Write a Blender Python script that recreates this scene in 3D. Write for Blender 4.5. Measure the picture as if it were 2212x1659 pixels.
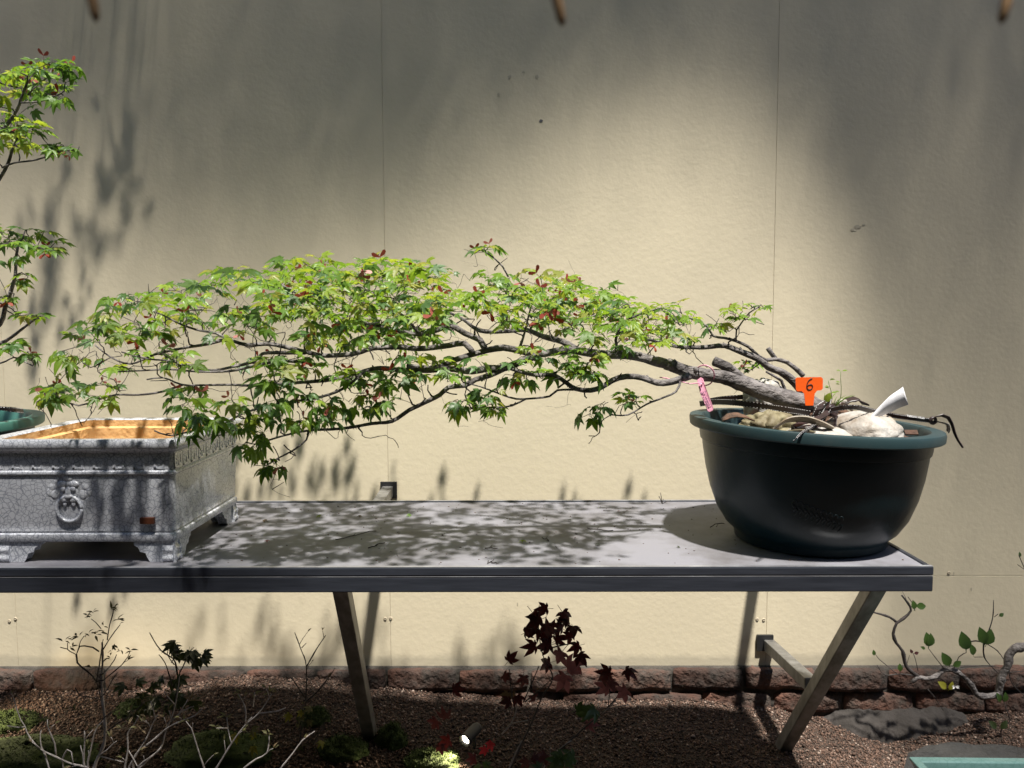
import bpy, math, random
import numpy as np
from mathutils import Vector, Matrix, noise
rnd = random.Random(7)
R = math.radians
for o in list(bpy.data.objects): bpy.data.objects.remove(o)
scene = bpy.context.scene
COL = scene.collection

# ---------------------------------------------------------------- camera
FPX = 1662.0                                  # focal length in units of a 2212 px wide picture
cam_d = bpy.data.cameras.new('camera'); cam = bpy.data.objects.new('camera', cam_d); COL.objects.link(cam)
CR = (Matrix.Rotation(R(.31), 4, 'Z') @ Matrix.Rotation(R(90 - 4.15), 4, 'X') @ Matrix.Rotation(R(-.2), 4, 'Z'))
CAM = Vector((0, 0, 1.19))
cam.matrix_world = Matrix.Translation(CAM) @ CR
cam_d.sensor_width = 36; cam_d.lens = 36 * FPX / 2212
cam_d.clip_start = .02; cam_d.clip_end = 400
cam_d.dof.use_dof = True; cam_d.dof.focus_distance = 1.85; cam_d.dof.aperture_fstop = 8.0
scene.camera = cam
# ---------------------------------------------------------------- sky, sun, exposure
SUN = Vector((.15, -.35, 1.0)).normalized()   # direction towards the sun
world = bpy.data.worlds.new('World'); scene.world = world; world.use_nodes = True
nt = world.node_tree
sky = nt.nodes.new('ShaderNodeTexSky'); sky.sky_type = 'NISHITA'; sky.sun_disc = False; sky.ozone_density = 3.5
sky.sun_elevation = math.asin(SUN.z); sky.sun_rotation = math.atan2(SUN.x, SUN.y)
bg = nt.nodes['Background']; bg.inputs['Strength'].default_value = .072
nt.links.new(sky.outputs[0], bg.inputs['Color'])
sun_d = bpy.data.lights.new('sun', 'SUN'); sun_d.energy = 4.2; sun_d.angle = R(2.0); sun_d.color = (1, .955, .87)
sun_o = bpy.data.objects.new('sun', sun_d); COL.objects.link(sun_o)
sun_o.rotation_euler = SUN.to_track_quat('Z', 'Y').to_euler(); sun_o.location = SUN * 20
vs = scene.view_settings; vs.view_transform = 'Standard'; vs.look = 'None'; vs.gamma = 1; vs.use_curve_mapping = False
vs.exposure = 1.2
scene.cycles.max_bounces = 6; scene.cycles.transparent_max_bounces = 8

# ---------------------------------------------------------------- helpers
def P(x, y, Y):
    """point at depth Y seen at (x, y) of the 2212 x 1659 photograph"""
    d = (CR.to_3x3() @ Vector(((x - 1106) / FPX, -(y - 829.5) / FPX, -1)))
    return CAM + d * (Y / d.y)
def proj(p):
    q = CR.to_3x3().transposed() @ (Vector(p) - CAM)
    return (1106 - FPX * q.x / q.z, 829.5 + FPX * q.y / q.z)
def lerp(a, b, t): return a + (b - a) * t
def smooth(a, b, x):
    t = max(0., min(1., (x - a) / (b - a))); return t * t * (3 - 2 * t)
def nz(p, s=1.): return noise.noise(Vector(p) * s)
def tag(o, label=None, cat=None, group=None, kind=None):
    if label: o['label'] = label
    if cat: o['category'] = cat
    if group: o['group'] = group
    if kind: o['kind'] = kind
    return o
def empty(name, loc=(0, 0, 0), label=None, cat=None, group=None):
    o = bpy.data.objects.new(name, None); o.empty_display_size = .05; o.location = loc; COL.objects.link(o)
    return tag(o, label, cat, group)
def link(name, me, parent=None):
    o = bpy.data.objects.new(name, me); COL.objects.link(o)
    if parent is not None:
        o.parent = parent; o.matrix_parent_inverse = Matrix.Translation(-parent.location)
    return o
class MB:
    def __init__(s): s.v = []; s.f = []; s.m = []
    def add(s, v, f, mi=0):
        n = len(s.v); s.v += [tuple(p) for p in v]; s.f += [tuple(i + n for i in q) for q in f]; s.m += [mi] * len(f)
    def box(s, a, b, mi=0):
        (x0, y0, z0), (x1, y1, z1) = a, b
        s.add([(x0, y0, z0), (x1, y0, z0), (x1, y1, z0), (x0, y1, z0), (x0, y0, z1), (x1, y0, z1), (x1, y1, z1), (x0, y1, z1)],
              [(0, 3, 2, 1), (4, 5, 6, 7), (0, 1, 5, 4), (1, 2, 6, 5), (2, 3, 7, 6), (3, 0, 4, 7)], mi)
    def obox(s, c, ax, ay, az, mi=0):
        """box from centre and three half-axis vectors"""
        c, ax, ay, az = map(Vector, (c, ax, ay, az))
        v = [c + ax * i + ay * j + az * k for k in (-1, 1) for (i, j) in ((-1, -1), (1, -1), (1, 1), (-1, 1))]
        s.add(v, [(0, 3, 2, 1), (4, 5, 6, 7), (0, 1, 5, 4), (1, 2, 6, 5), (2, 3, 7, 6), (3, 0, 4, 7)], mi)
    def tube(s, pts, rad, n=6, cap=True, mi=0, wob=0.):
        pts = [Vector(p) for p in pts]; k = len(pts)
        if not hasattr(rad, '__len__'): rad = [rad] * k
        t = (pts[1] - pts[0]).normalized()
        u = t.cross(Vector((0, 0, 1)));  u = u if u.length > .1 else t.cross(Vector((1, 0, 0)))
        u.normalize(); v = []
        for i in range(k):
            t = (pts[min(i + 1, k - 1)] - pts[max(i - 1, 0)])
            if t.length < 1e-9: t = Vector((0, 0, 1))
            t.normalize(); u = (u - t * u.dot(t))
            u = u.normalized() if u.length > 1e-6 else t.orthogonal().normalized()
            w = t.cross(u)
            for j in range(n):
                a = 2 * math.pi * j / n; d = u * math.cos(a) + w * math.sin(a); r = rad[i]
                if wob: r *= 1 + wob * nz(pts[i] * 38 + d * 1.3) + wob * .6 * nz(pts[i] * 110 + d * 2)
                v.append(pts[i] + d * r)
        f = [(i * n + j, i * n + (j + 1) % n, (i + 1) * n + (j + 1) % n, (i + 1) * n + j) for i in range(k - 1) for j in range(n)]
        if cap: f += [tuple(range(n - 1, -1, -1)), tuple(range((k - 1) * n, k * n))]
        s.add(v, f, mi)
    def lathe(s, prof, n=48, c=(0, 0, 0), mi=0, fn=None):
        v = []
        for (r, z) in prof:
            for j in range(n):
                a = 2 * math.pi * j / n; p = Vector((c[0] + r * math.cos(a), c[1] + r * math.sin(a), c[2] + z))
                v.append(fn(p) if fn else p)
        k = len(prof)
        f = [(i * n + j, i * n + (j + 1) % n, (i + 1) * n + (j + 1) % n, (i + 1) * n + j) for i in range(k - 1) for j in range(n)]
        s.add(v, f, mi)
    def loft(s, rings, mi=0, capa=True, capb=True):
        n = len(rings[0]); v = [p for r in rings for p in r]
        f = [(i * n + j, i * n + (j + 1) % n, (i + 1) * n + (j + 1) % n, (i + 1) * n + j) for i in range(len(rings) - 1) for j in range(n)]
        if capa: f.append(tuple(range(n - 1, -1, -1)))
        if capb: f.append(tuple(range((len(rings) - 1) * n, len(rings) * n)))
        s.add(v, f, mi)
    def ball(s, c, rx, ry, rz, n=10, m=7, mi=0, amp=0., fr=20., flat=None):
        v = []; f = []
        for i in range(m + 1):
            t = math.pi * i / m
            for j in range(n):
                a = 2 * math.pi * j / n
                d = Vector((math.sin(t) * math.cos(a), math.sin(t) * math.sin(a), math.cos(t)))
                k = 1 + amp * nz(Vector(c) * 7 + d * fr * .1) if amp else 1
                v.append((c[0] + d.x * rx * k, c[1] + d.y * ry * k, c[2] + d.z * rz * k))
        for i in range(m):
            for j in range(n):
                f.append((i * n + j, (i + 1) * n + j, (i + 1) * n + (j + 1) % n, i * n + (j + 1) % n))
        s.add(v, f, mi)
    def mesh(s, name, mats, smooth_=True):
        me = bpy.data.meshes.new(name); me.from_pydata(s.v, [], s.f)
        if not isinstance(mats, (list, tuple)): mats = [mats]
        for m in mats: me.materials.append(m)
        if len(mats) > 1: me.polygons.foreach_set('material_index', s.m)
        if smooth_: me.polygons.foreach_set('use_smooth', [True] * len(s.f))
        me.update(); return me
    def build(s, name, mats, parent=None, smooth_=True, bevel=0., sharp=None):
        o = link(name, s.mesh(name, mats, smooth_), parent)
        if bevel:
            b = o.modifiers.new('bevel', 'BEVEL'); b.width = bevel; b.segments = 2; b.limit_method = 'ANGLE'; b.harden_normals = False
        if smooth_ and sharp is not None: o.data.set_sharp_from_angle(angle=R(sharp))
        return o

# ---------------------------------------------------------------- materials
def M(name, col, rough=.6, col2=None, scale=8., detail=4., bump=0., bscale=60., metal=0., spec=.5, trans=0., tcol=None, ovar=0., stretch=None, lo=.35, hi=.65, coat=0.):
    m = bpy.data.materials.new(name); m.use_nodes = True; t = m.node_tree; N = t.nodes; L = t.links
    b = N['Principled BSDF']; out = N['Material Output']
    b.inputs['Base Color'].default_value = (*col, 1); b.inputs['Roughness'].default_value = rough
    b.inputs['Metallic'].default_value = metal; b.inputs['Specular IOR Level'].default_value = spec
    if coat: b.inputs['Coat Weight'].default_value = coat; b.inputs['Coat Roughness'].default_value = .12
    tc = N.new('ShaderNodeTexCoord'); co = tc.outputs['Object']
    if stretch:
        mp = N.new('ShaderNodeMapping'); mp.inputs['Scale'].default_value = stretch; L.new(co, mp.inputs['Vector']); co = mp.outputs[0]
    c_out = None
    if col2:
        n = N.new('ShaderNodeTexNoise'); n.inputs['Scale'].default_value = scale; n.inputs['Detail'].default_value = detail
        n.inputs['Roughness'].default_value = .62; L.new(co, n.inputs['Vector'])
        r = N.new('ShaderNodeMapRange'); r.inputs[1].default_value = lo; r.inputs[2].default_value = hi; L.new(n.outputs['Fac'], r.inputs[0])
        x = N.new('ShaderNodeMix'); x.data_type = 'RGBA'; x.inputs[6].default_value = (*col, 1); x.inputs[7].default_value = (*col2, 1)
        L.new(r.outputs[0], x.inputs[0]); c_out = x.outputs[2]
    if ovar:
        oi = N.new('ShaderNodeObjectInfo'); h = N.new('ShaderNodeHueSaturation')
        r = N.new('ShaderNodeMapRange'); r.inputs[3].default_value = 1 - ovar; r.inputs[4].default_value = 1 + ovar
        L.new(oi.outputs['Random'], r.inputs[0]); L.new(r.outputs[0], h.inputs['Value'])
        if c_out: L.new(c_out, h.inputs['Color'])
        else: h.inputs['Color'].default_value = (*col, 1)
        c_out = h.outputs[0]
    if c_out: L.new(c_out, b.inputs['Base Color'])
    if bump:
        n = N.new('ShaderNodeTexNoise'); n.inputs['Scale'].default_value = bscale; n.inputs['Detail'].default_value = 5; L.new(co, n.inputs['Vector'])
        bp = N.new('ShaderNodeBump'); bp.inputs['Strength'].default_value = bump; bp.inputs['Distance'].default_value = .6 / bscale
        L.new(n.outputs['Fac'], bp.inputs['Height']); L.new(bp.outputs[0], b.inputs['Normal'])
    if trans:
        tr = N.new('ShaderNodeBsdfTranslucent'); mx = N.new('ShaderNodeMixShader'); mx.inputs[0].default_value = trans
        tr.inputs['Color'].default_value = (*(tcol or col), 1)
        L.new(b.outputs[0], mx.inputs[1]); L.new(tr.outputs[0], mx.inputs[2]); L.new(mx.outputs[0], out.inputs['Surface'])
    return m
MT = {}
def node(m, typ): return m.node_tree.nodes.new(typ)
# painted wall board: cream, with orange-peel relief and faint grime
MT['board'] = M('cream_board', (.685, .605, .445), .75, (.65, .575, .425), 1.6, 5, bump=.09, bscale=70, spec=.25)
MT['seam'] = M('seam_filler', (.30, .26, .18), .9)
def wall_dirt(m):
    t = m.node_tree; N = t.nodes; L = t.links; b = N['Principled BSDF']; src = b.inputs['Base Color'].links[0].from_socket
    tc = N.new('ShaderNodeTexCoord'); sx = N.new('ShaderNodeSeparateXYZ'); L.new(tc.outputs['Object'], sx.inputs[0])
    def nse(scale, detail, st=(1, 1, 1)):
        mp = N.new('ShaderNodeMapping'); mp.inputs['Scale'].default_value = st; L.new(tc.outputs['Object'], mp.inputs[0])
        n = N.new('ShaderNodeTexNoise'); n.inputs['Scale'].default_value = scale; n.inputs['Detail'].default_value = detail; n.inputs['Roughness'].default_value = .65; L.new(mp.outputs[0], n.inputs['Vector']); return n.outputs['Fac']
    def rng(sock, a, c, d, e):
        r = N.new('ShaderNodeMapRange'); r.inputs[1].default_value = a; r.inputs[2].default_value = c; r.inputs[3].default_value = d; r.inputs[4].default_value = e; L.new(sock, r.inputs[0]); return r.outputs[0]
    def mth(op, a, c):
        q = N.new('ShaderNodeMath'); q.operation = op
        for k_, v_ in ((0, a), (1, c)):
            if isinstance(v_, float): q.inputs[k_].default_value = v_
            else: L.new(v_, q.inputs[k_])
        return q.outputs[0]
    zz = mth('ADD', sx.outputs['Z'], mth('MULTIPLY', nse(9, 5), -.05))            # splash line of soil along the foot of the boards
    foot = rng(zz, .095, .115, .55, 0.)
    drip = mth('MULTIPLY', rng(nse(3.2, 6, (1, 1, .12)), .58, .80, 0., .16), rng(nse(1.1, 3), .40, .62, 0., 1.))
    patch = rng(nse(.9, 4), .50, .72, 0., .22); fac = mth('MAXIMUM', foot, mth('MAXIMUM', drip, patch))
    mx = N.new('ShaderNodeMix'); mx.data_type = 'RGBA'; L.new(src, mx.inputs[6]); mx.inputs[7].default_value = (.34, .31, .24, 1); L.new(fac, mx.inputs[0]); L.new(mx.outputs[2], b.inputs['Base Color'])
wall_dirt(MT['board'])
MT['screw'] = M('screw_paint', (.42, .36, .27), .5)
MT['stain'] = M('wall_mark', (.13, .13, .13), .9)
MT['stain2'] = M('wall_scuff', (.46, .41, .31), .9)
MT['steel'] = M('galvanised_top', (.20, .198, .225), .6, (.105, .10, .105), 6, 12, bump=.12, bscale=220, metal=.0, spec=.45, lo=.40, hi=.66)
MT['alu'] = M('bench_rail', (.052, .058, .075), .34, (.03, .034, .045), 9, 6, bump=.05, bscale=60, metal=.35, stretch=(.6, 6, 9))
MT['alu_leg'] = M('leg_metal', (.25, .245, .235), .45, (.13, .125, .115), 14, 6, metal=.45, stretch=(2, 2, 1))
MT['black'] = M('black_metal', (.012, .012, .013), .6)
MT['brick'] = M('brick_clay', (.10, .044, .029), .9, (.045, .036, .03), 13, 9, bump=1.4, bscale=42, ovar=.4)
MT['mortar'] = M('mortar', (.075, .065, .055), .95, (.04, .035, .03), 30, 5, bump=.7, bscale=90)
MT['concrete'] = M('old_concrete', (.052, .045, .041), .95, (.026, .022, .019), 12, 7, bump=.6, bscale=50)
MT['soilg'] = M('brown_soil', (.05, .034, .024), .95, (.025, .017, .012), 40, 6, bump=.9, bscale=120)
for i, c in enumerate([(.105, .060, .041), (.068, .039, .027), (.15, .096, .072), (.04, .025, .018), (.29, .22, .18)]):
    MT['grit%d' % i] = M('gravel_stone_%d' % i, c, .9)
MT['moss'] = M('moss', (.045, .07, .01), .95, (.02, .035, .006), 60, 5, bump=1., bscale=160)
MT['bark'] = M('maple_bark', (.21, .19, .185), .85, (.04, .034, .033), 30, 8, bump=1.3, bscale=70, stretch=(1, 1, 1.6))
MT['twig'] = M('dark_twig', (.05, .04, .037), .75, (.022, .018, .017), 60, 4, bump=.4, bscale=200)
MT['ptwig'] = M('pale_twig', (.34, .31, .295), .8, (.18, .16, .15), 50, 4, bump=.4, bscale=200)
MT['gnarl'] = M('gnarled_bark', (.22, .20, .19), .85, (.07, .06, .055), 70, 6, bump=1.2, bscale=110)
LEAF = []
for i, (c, t) in enumerate([((.17, .29, .03), (.34, .52, .03)), ((.11, .21, .028), (.22, .38, .025)), ((.055, .125, .027), (.12, .24, .015)),
                            ((.24, .34, .035), (.5, .6, .04)), ((.10, .19, .06), (.13, .25, .04)), ((.27, .30, .06), (.5, .5, .08))]):
    LEAF.append(M('maple_leaf_%d' % i, c, .42, tuple(k * .72 for k in c), 38, 3, bump=.15, bscale=150, spec=.55, trans=.42, tcol=t))
MT['red'] = M('red_samara', (.36, .07, .045), .5, (.24, .045, .03), 60, 3, trans=.3, tcol=(.55, .08, .04))
MT['pinkwing'] = M('pink_samara', (.42, .13, .11), .5, trans=.3, tcol=(.6, .2, .15))
MT['maroon'] = M('maroon_leaf', (.028, .008, .009), .45, (.05, .012, .012), 40, 3, trans=.12, tcol=(.16, .02, .015))
MT['mauve'] = M('mauve_leaf', (.26, .10, .11), .55, (.2, .06, .07), 40, 3, trans=.15)
MT['scarlet'] = M('scarlet_leaf', (.42, .025, .03), .5, trans=.25)
MT['dryleaf'] = M('dry_leaf', (.17, .12, .06), .7, (.1, .07, .035), 50, 3, trans=.2)
MT['budleaf'] = M('bud_leaf', (.13, .13, .045), .6, (.09, .08, .03), 50, 3, trans=.25)
MT['darkleaf'] = M('dark_leaf', (.022, .034, .008), .5, trans=.12, tcol=(.05, .07, .01))
MT['yleaf'] = M('yellow_leaf', (.20, .19, .02), .5, trans=.3)
MT['quince'] = M('oval_leaf', (.045, .085, .018), .4, (.03, .06, .012), 40, 3, trans=.25)
MT['potgreen'] = M('dark_green_plastic', (.0035, .0155, .0205), .36, (.014, .022, .026), 5, 9, bump=.04, bscale=40, spec=.3, lo=.5, hi=.85)
MT['rimgreen'] = M('rim_green_plastic', (.020, .043, .048), .5, (.045, .058, .058), 12, 9, spec=.35, lo=.5, hi=.8)
MT['soil'] = M('pot_soil', (.14, .075, .045), .95, (.05, .03, .02), 60, 6, bump=1., bscale=150)
MT['sack'] = M('white_sack', (.38, .36, .33), .6, (.17, .115, .065), 9, 5, bump=.5, bscale=28, lo=.46, hi=.7)
MT['sack2'] = M('stained_sack', (.24, .21, .12), .7, (.10, .075, .04), 20, 6, bump=.4, bscale=80)
MT['cloth'] = M('white_cloth', (.66, .66, .68), .8, (.52, .52, .55), 30, 4, bump=.4, bscale=400)
MT['ribbon'] = M('brown_ribbon', (.022, .013, .013), .42, (.035, .02, .019), 60, 3)
MT['stitch'] = M('white_stitch', (.72, .72, .72), .7)
MT['orange'] = M('orange_plastic', (.85, .115, .012), .4)
MT['ink'] = M('black_ink', (.008, .008, .009), .5)
MT['pink'] = M('pink_plastic', (.72, .33, .44), .4, trans=.1)
MT['pinkink'] = M('tag_ink', (.25, .12, .2), .6)
MT['orange_clay'] = M('bare_clay', (.62, .38, .17), .85, (.54, .31, .12), 16, 5, bump=.5, bscale=50)
MT['plaque'] = M('brown_plaque', (.07, .022, .01), .4)
MT['slate'] = M('slate_rock', (.022, .021, .02), .85, (.009, .009, .009), 10, 8, bump=1., bscale=24)
MT['celadon'] = M('celadon_glaze', (.14, .28, .25), .18, (.10, .22, .2), 8, 4, coat=.5)
MT['straw'] = M('dry_straw', (.22, .13, .06), .9)
MT['trunkfar'] = M('tree_bark', (.1, .08, .06), .9, bump=.5)
MT['leaffar'] = M('tree_leaf', (.05, .09, .02), .5)
MT['wcap'] = M('wall_cap', (.2, .19, .17), .9)
MT['petal'] = M('white_petal', (.8, .78, .76), .6)
def crackle(name, col, line, sc):
    m = M(name, col, .22, tuple(k * .86 for k in col), 7, 4, spec=.5, coat=.35)
    t = m.node_tree; N = t.nodes; L = t.links; b = N['Principled BSDF']
    src = b.inputs['Base Color'].links[0].from_socket
    tc = N.new('ShaderNodeTexCoord'); n = N.new('ShaderNodeTexNoise'); n.inputs['Scale'].default_value = 18; n.inputs['Detail'].default_value = 2
    ad = N.new('ShaderNodeMixRGB'); ad.blend_type = 'ADD'; ad.inputs[0].default_value = .02
    L.new(tc.outputs['Object'], n.inputs['Vector']); L.new(tc.outputs['Object'], ad.inputs[1]); L.new(n.outputs['Color'], ad.inputs[2])
    v = N.new('ShaderNodeTexVoronoi'); v.feature = 'DISTANCE_TO_EDGE'; v.inputs['Scale'].default_value = sc; L.new(ad.outputs[0], v.inputs['Vector'])
    v2 = N.new('ShaderNodeTexVoronoi'); v2.feature = 'DISTANCE_TO_EDGE'; v2.inputs['Scale'].default_value = sc * .42; L.new(ad.outputs[0], v2.inputs['Vector'])
    def ramp(v, a, b_):
        r = N.new('ShaderNodeMapRange'); r.inputs[1].default_value = a; r.inputs[2].default_value = b_; r.inputs[3].default_value = 1; r.inputs[4].default_value = 0
        L.new(v.outputs['Distance'], r.inputs[0]); return r
    r1, r2 = ramp(v, .015, .07), ramp(v2, .008, .03)
    mxm = N.new('ShaderNodeMath'); mxm.operation = 'MAXIMUM'; L.new(r1.outputs[0], mxm.inputs[0]); L.new(r2.outputs[0], mxm.inputs[1])
    sc_ = N.new('ShaderNodeMath'); sc_.operation = 'MULTIPLY'; sc_.inputs[1].default_value = .68; L.new(mxm.outputs[0], sc_.inputs[0])
    mx = N.new('ShaderNodeMix'); mx.data_type = 'RGBA'; L.new(src, mx.inputs[6]); mx.inputs[7].default_value = (*line, 1)
    L.new(sc_.outputs[0], mx.inputs[0]); L.new(mx.outputs[2], b.inputs['Base Color']); return m
MT['crackle'] = crackle('crackle_glaze', (.60, .615, .665), (.10, .115, .165), 104)
MT['celadon'] = crackle('celadon_crackle', (.085, .155, .15), (.05, .11, .10), 60)

# ================================================================ THE SETTING
WY = 2.42                                     # wall face
BT = .715                                     # bench top height
def gwall(x):
    xs = [(-3, .05), (-1.55, .025), (-1.3, .03), (-1.05, .06), (-.9, .078), (-.6, .072), (-.45, .04), (-.2, .01), (.1, .0), (.5, -.005), (.8, -.03), (.95, -.07), (1.15, -.115), (1.3, -.09), (1.5, -.05), (1.8, -.03), (3, 0)]
    for (a, za), (b, zb) in zip(xs, xs[1:]):
        if a <= x <= b: return lerp(za, zb, smooth(a, b, x))
    return 0.
def ground_z(x, y):
    w = smooth(1.75, 2.38, y)
    h = lerp(-.012 + .02 * nz((x * 1.7, y * 1.7, 3)), gwall(x), w)
    near = (1 - smooth(2.2, 4, abs(x))) * (1 - smooth(1.2, 2.6, abs(y - 1.9)))
    return h * near + .012 * nz((x * 4, y * 4, 1)) * near
xs = list(np.linspace(-40, -3, 12)) + list(np.linspace(-2.6, 2.6, 120)) + list(np.linspace(3, 40, 12))
ys = list(np.linspace(-45, .4, 14)) + list(np.linspace(.8, 2.6, 56)) + list(np.linspace(3, 40, 8))
g = MB()
g.add([(x, y, ground_z(x, y)) for y in ys for x in xs],
      [(j * len(xs) + i, j * len(xs) + i + 1, (j + 1) * len(xs) + i + 1, (j + 1) * len(xs) + i) for j in range(len(ys) - 1) for i in range(len(xs) - 1)])
tag(g.build('ground', MT['soilg']), 'brown soil ground below the bench', 'ground', kind='structure')

def gravel():
    base = [Vector(p) for p in ((1, 0, -.2), (.3, .9, .1), (-.8, .6, -.1), (-.7, -.7, .15), (.4, -.9, -.1), (.1, .1, .9), (0, 0, -.8))]
    bv = np.array(base); bf = np.array([(0, 1, 5), (1, 2, 5), (2, 3, 5), (3, 4, 5), (4, 0, 5), (1, 0, 6), (2, 1, 6), (3, 2, 6), (4, 3, 6), (0, 4, 6)])
    rs = np.random.RandomState(3); n = 62000
    x = rs.uniform(-1.75, 1.75, n); y = 2.40 - .5 * rs.uniform(0, 1, n) ** 1.15
    s = rs.lognormal(math.log(.0031), .32, n); s = np.minimum(s, .008)
    z = np.array([ground_z(a, b) for a, b in zip(x, y)]) + s * rs.uniform(.1, .9, n)
    a = rs.uniform(0, 6.283, n); b = rs.uniform(-1, 1, n); ca, sa, cb, sb = np.cos(a), np.sin(a), np.cos(b), np.sin(b)
    v = np.repeat(bv[None], n, 0) * (1 + rs.uniform(-.3, .3, (n, 7, 3)))
    v = v * s[:, None, None] * np.array([1, .85, .75])
    vx, vy, vz = v[..., 0], v[..., 1], v[..., 2]
    y1 = vy * cb[:, None] - vz * sb[:, None]; z1 = vy * sb[:, None] + vz * cb[:, None]
    x2 = vx * ca[:, None] - y1 * sa[:, None]; y2 = vx * sa[:, None] + y1 * ca[:, None]
    V = np.stack([x2 + x[:, None], y2 + y[:, None], z1 + z[:, None]], -1).reshape(-1, 3)
    F = (bf[None] + (np.arange(n) * 7)[:, None, None]).reshape(-1)
    me = bpy.data.meshes.new('gravel'); nf = n * 10
    me.vertices.add(n * 7); me.vertices.foreach_set('co', V.reshape(-1))
    me.loops.add(nf * 3); me.loops.foreach_set('vertex_index', F.astype(np.int32))
    me.polygons.add(nf); me.polygons.foreach_set('loop_start', np.arange(0, nf * 3, 3, dtype=np.int32)); me.polygons.foreach_set('loop_total', np.full(nf, 3, dtype=np.int32))
    me.polygons.foreach_set('material_index', np.repeat(rs.choice(5, n, p=[.34, .27, .18, .16, .05]), 10).astype(np.int32))
    for i in range(5): me.materials.append(MT['grit%d' % i])
    me.update(); me.validate()
    tag(link('gravel', me), 'fine brown gravel spread over the bed under the bench', 'gravel', kind='stuff')
gravel()

# painted board wall: separate boards with open joints, screws, small marks
wall = empty('board_wall', (0, WY, .1), 'cream painted board wall with fine vertical joints behind the bench', 'wall')
XS = [-.4085 + 1.2125 * k for k in range(-4, 5)]
ZS = [.098, .393, 2.85]
for a, b in zip(XS, XS[1:]):
    for z0, z1 in zip(ZS, ZS[1:]):
        m = MB(); m.box((a + .00035, WY, z0 + (.0 if z0 < .2 else .0005)), (b - .00035, WY + .012, z1 - .0007)); m.build('board', MT['board'], wall, smooth_=False, bevel=.0008)
m = MB(); m.box((XS[0], WY + .013, .06), (XS[-1], WY + .16, 2.85)); m.build('wall_core', MT['seam'], wall, smooth_=False)
m = MB(); m.box((XS[0], WY - .03, 2.852), (XS[-1], WY + .19, 2.90)); m.build('wall_cap', MT['wcap'], wall, smooth_=False)
for (x, y) in ((20, 1342), (33, 1337), (832, 1337), (844, 1336), (1636, 1338), (1650, 1339), (2050, 1238)):
    c = P(x, y, WY - .0012); m = MB()
    m.lathe([(0.0005, -.0008), (.0012, -.0008), (.0016, .0006), (.0042, .0012), (.0052, 0), (.0054, -.0012)], 14)
    me = m.mesh('screw', MT['screw']); o = link('screw', me, wall); o.matrix_basis = Matrix.Translation(c) @ Matrix.Rotation(R(90), 4, 'X')
def mark(name, x, y, w, h, mat, seed):
    r_ = random.Random(seed); c = P(x, y, WY); m = MB(); n = 14
    rim = [(c.x + w / 690 * math.cos(t) * r_.uniform(.5, 1), WY - .0011, c.z + h / 690 * math.sin(t) * r_.uniform(.5, 1)) for t in [6.283 * i / n for i in range(n)]]
    m.add([(c.x, WY - .0013, c.z)] + rim, [(0, i + 1, (i + 1) % n + 1) for i in range(n)]); m.build(name, mat, wall)
for i, (x, y, w, h, mt) in enumerate([(1169, 261, 5, 4, 'stain'), (1101, 167, 5, 6, 'stain2'), (1131, 156, 4, 4, 'stain2'), (1160, 166, 5, 5, 'stain2'), (1077, 204, 4, 4, 'stain2'),
                                      (1843, 497, 9, 4, 'stain2'), (1852, 490, 9, 5, 'stain2'), (1865, 486, 6, 3, 'stain2'), (1118, 1304, 2, 5, 'stain2'), (2060, 1238, 2, 5, 'stain2'), (2098, 1272, 2, 5, 'stain2')]):
    mark('scuff', x, y, w, h, MT[mt], i)

# brick plinth
plinth = empty('brick_plinth', (0, 2.39, -.1), 'low worn brick footing under the cream board wall', 'brick wall')
BY = 2.386
def brick_mesh(seed):
    m = MB(); nx, nyy = 9, 4; L_, H_, D_ = .108, .0335, .05; rings = []
    for i in range(nx + 1):
        u = i / nx * 2 - 1; ring = []
        for j in range(20):
            a = 2 * math.pi * (j + .5) / 20; c_, s_ = math.cos(a), math.sin(a); k = 1 / max(abs(c_), abs(s_)) ** .86
            e = 1 - .12 * max(0, abs(u) - .93) / .07
            y = c_ * k * D_ * e; z = s_ * k * H_ * e; x = u * L_
            d = 1 + .12 * nz((x * 25 + seed * 9, y * 25, z * 25)) + .08 * nz((x * 70 + seed, y * 70, z * 70))
            if y < 0: y -= .003 * nz((x * 40, z * 60, seed)); 
            ring.append((x + .004 * nz((y * 40, z * 40, seed + u)), y * d, z * d))
        rings.append(ring)
    m.loft(rings); return m.mesh('brick', MT['brick'])
BM = [brick_mesh(s) for s in range(6)]
k = 0
for row in range(4):
    zc = .062 - row * .078 - (.0 if row else 0)
    x = -1.9 + (.11 if row % 2 else 0)
    while x < 1.9:
        if zc + .04 > gwall(x) - .03:
            o = link('brick', BM[k % 6], plinth); o.location = (x, BY + .05 + rnd.uniform(-.004, .005) + row * .004, zc + rnd.uniform(-.003, .003))
            o.rotation_euler = (rnd.uniform(-.03, .03), rnd.uniform(-.015, .015), rnd.uniform(-.03, .03) + (math.pi if k % 3 == 0 else 0)); k += 1
        x += .2265 + rnd.uniform(-.002, .006)
m = MB(); nxm = 160
rings = []
for i in range(nxm + 1):
    x = -2 + 4 * i / nxm; f_ = lambda z: BY + .022 + .008 * nz((x * 30, z * 30, 4)) + .006 * nz((x * 8, z * 9, 1))
    zs = [-.3 + .4 * j / 18 for j in range(19)]
    rings.append([(x, f_(z), z) for z in zs] + [(x, BY + .09, .098), (x, BY + .09, -.3)])
m.loft(rings); m.build('mortar', MT['mortar'], plinth)
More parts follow.
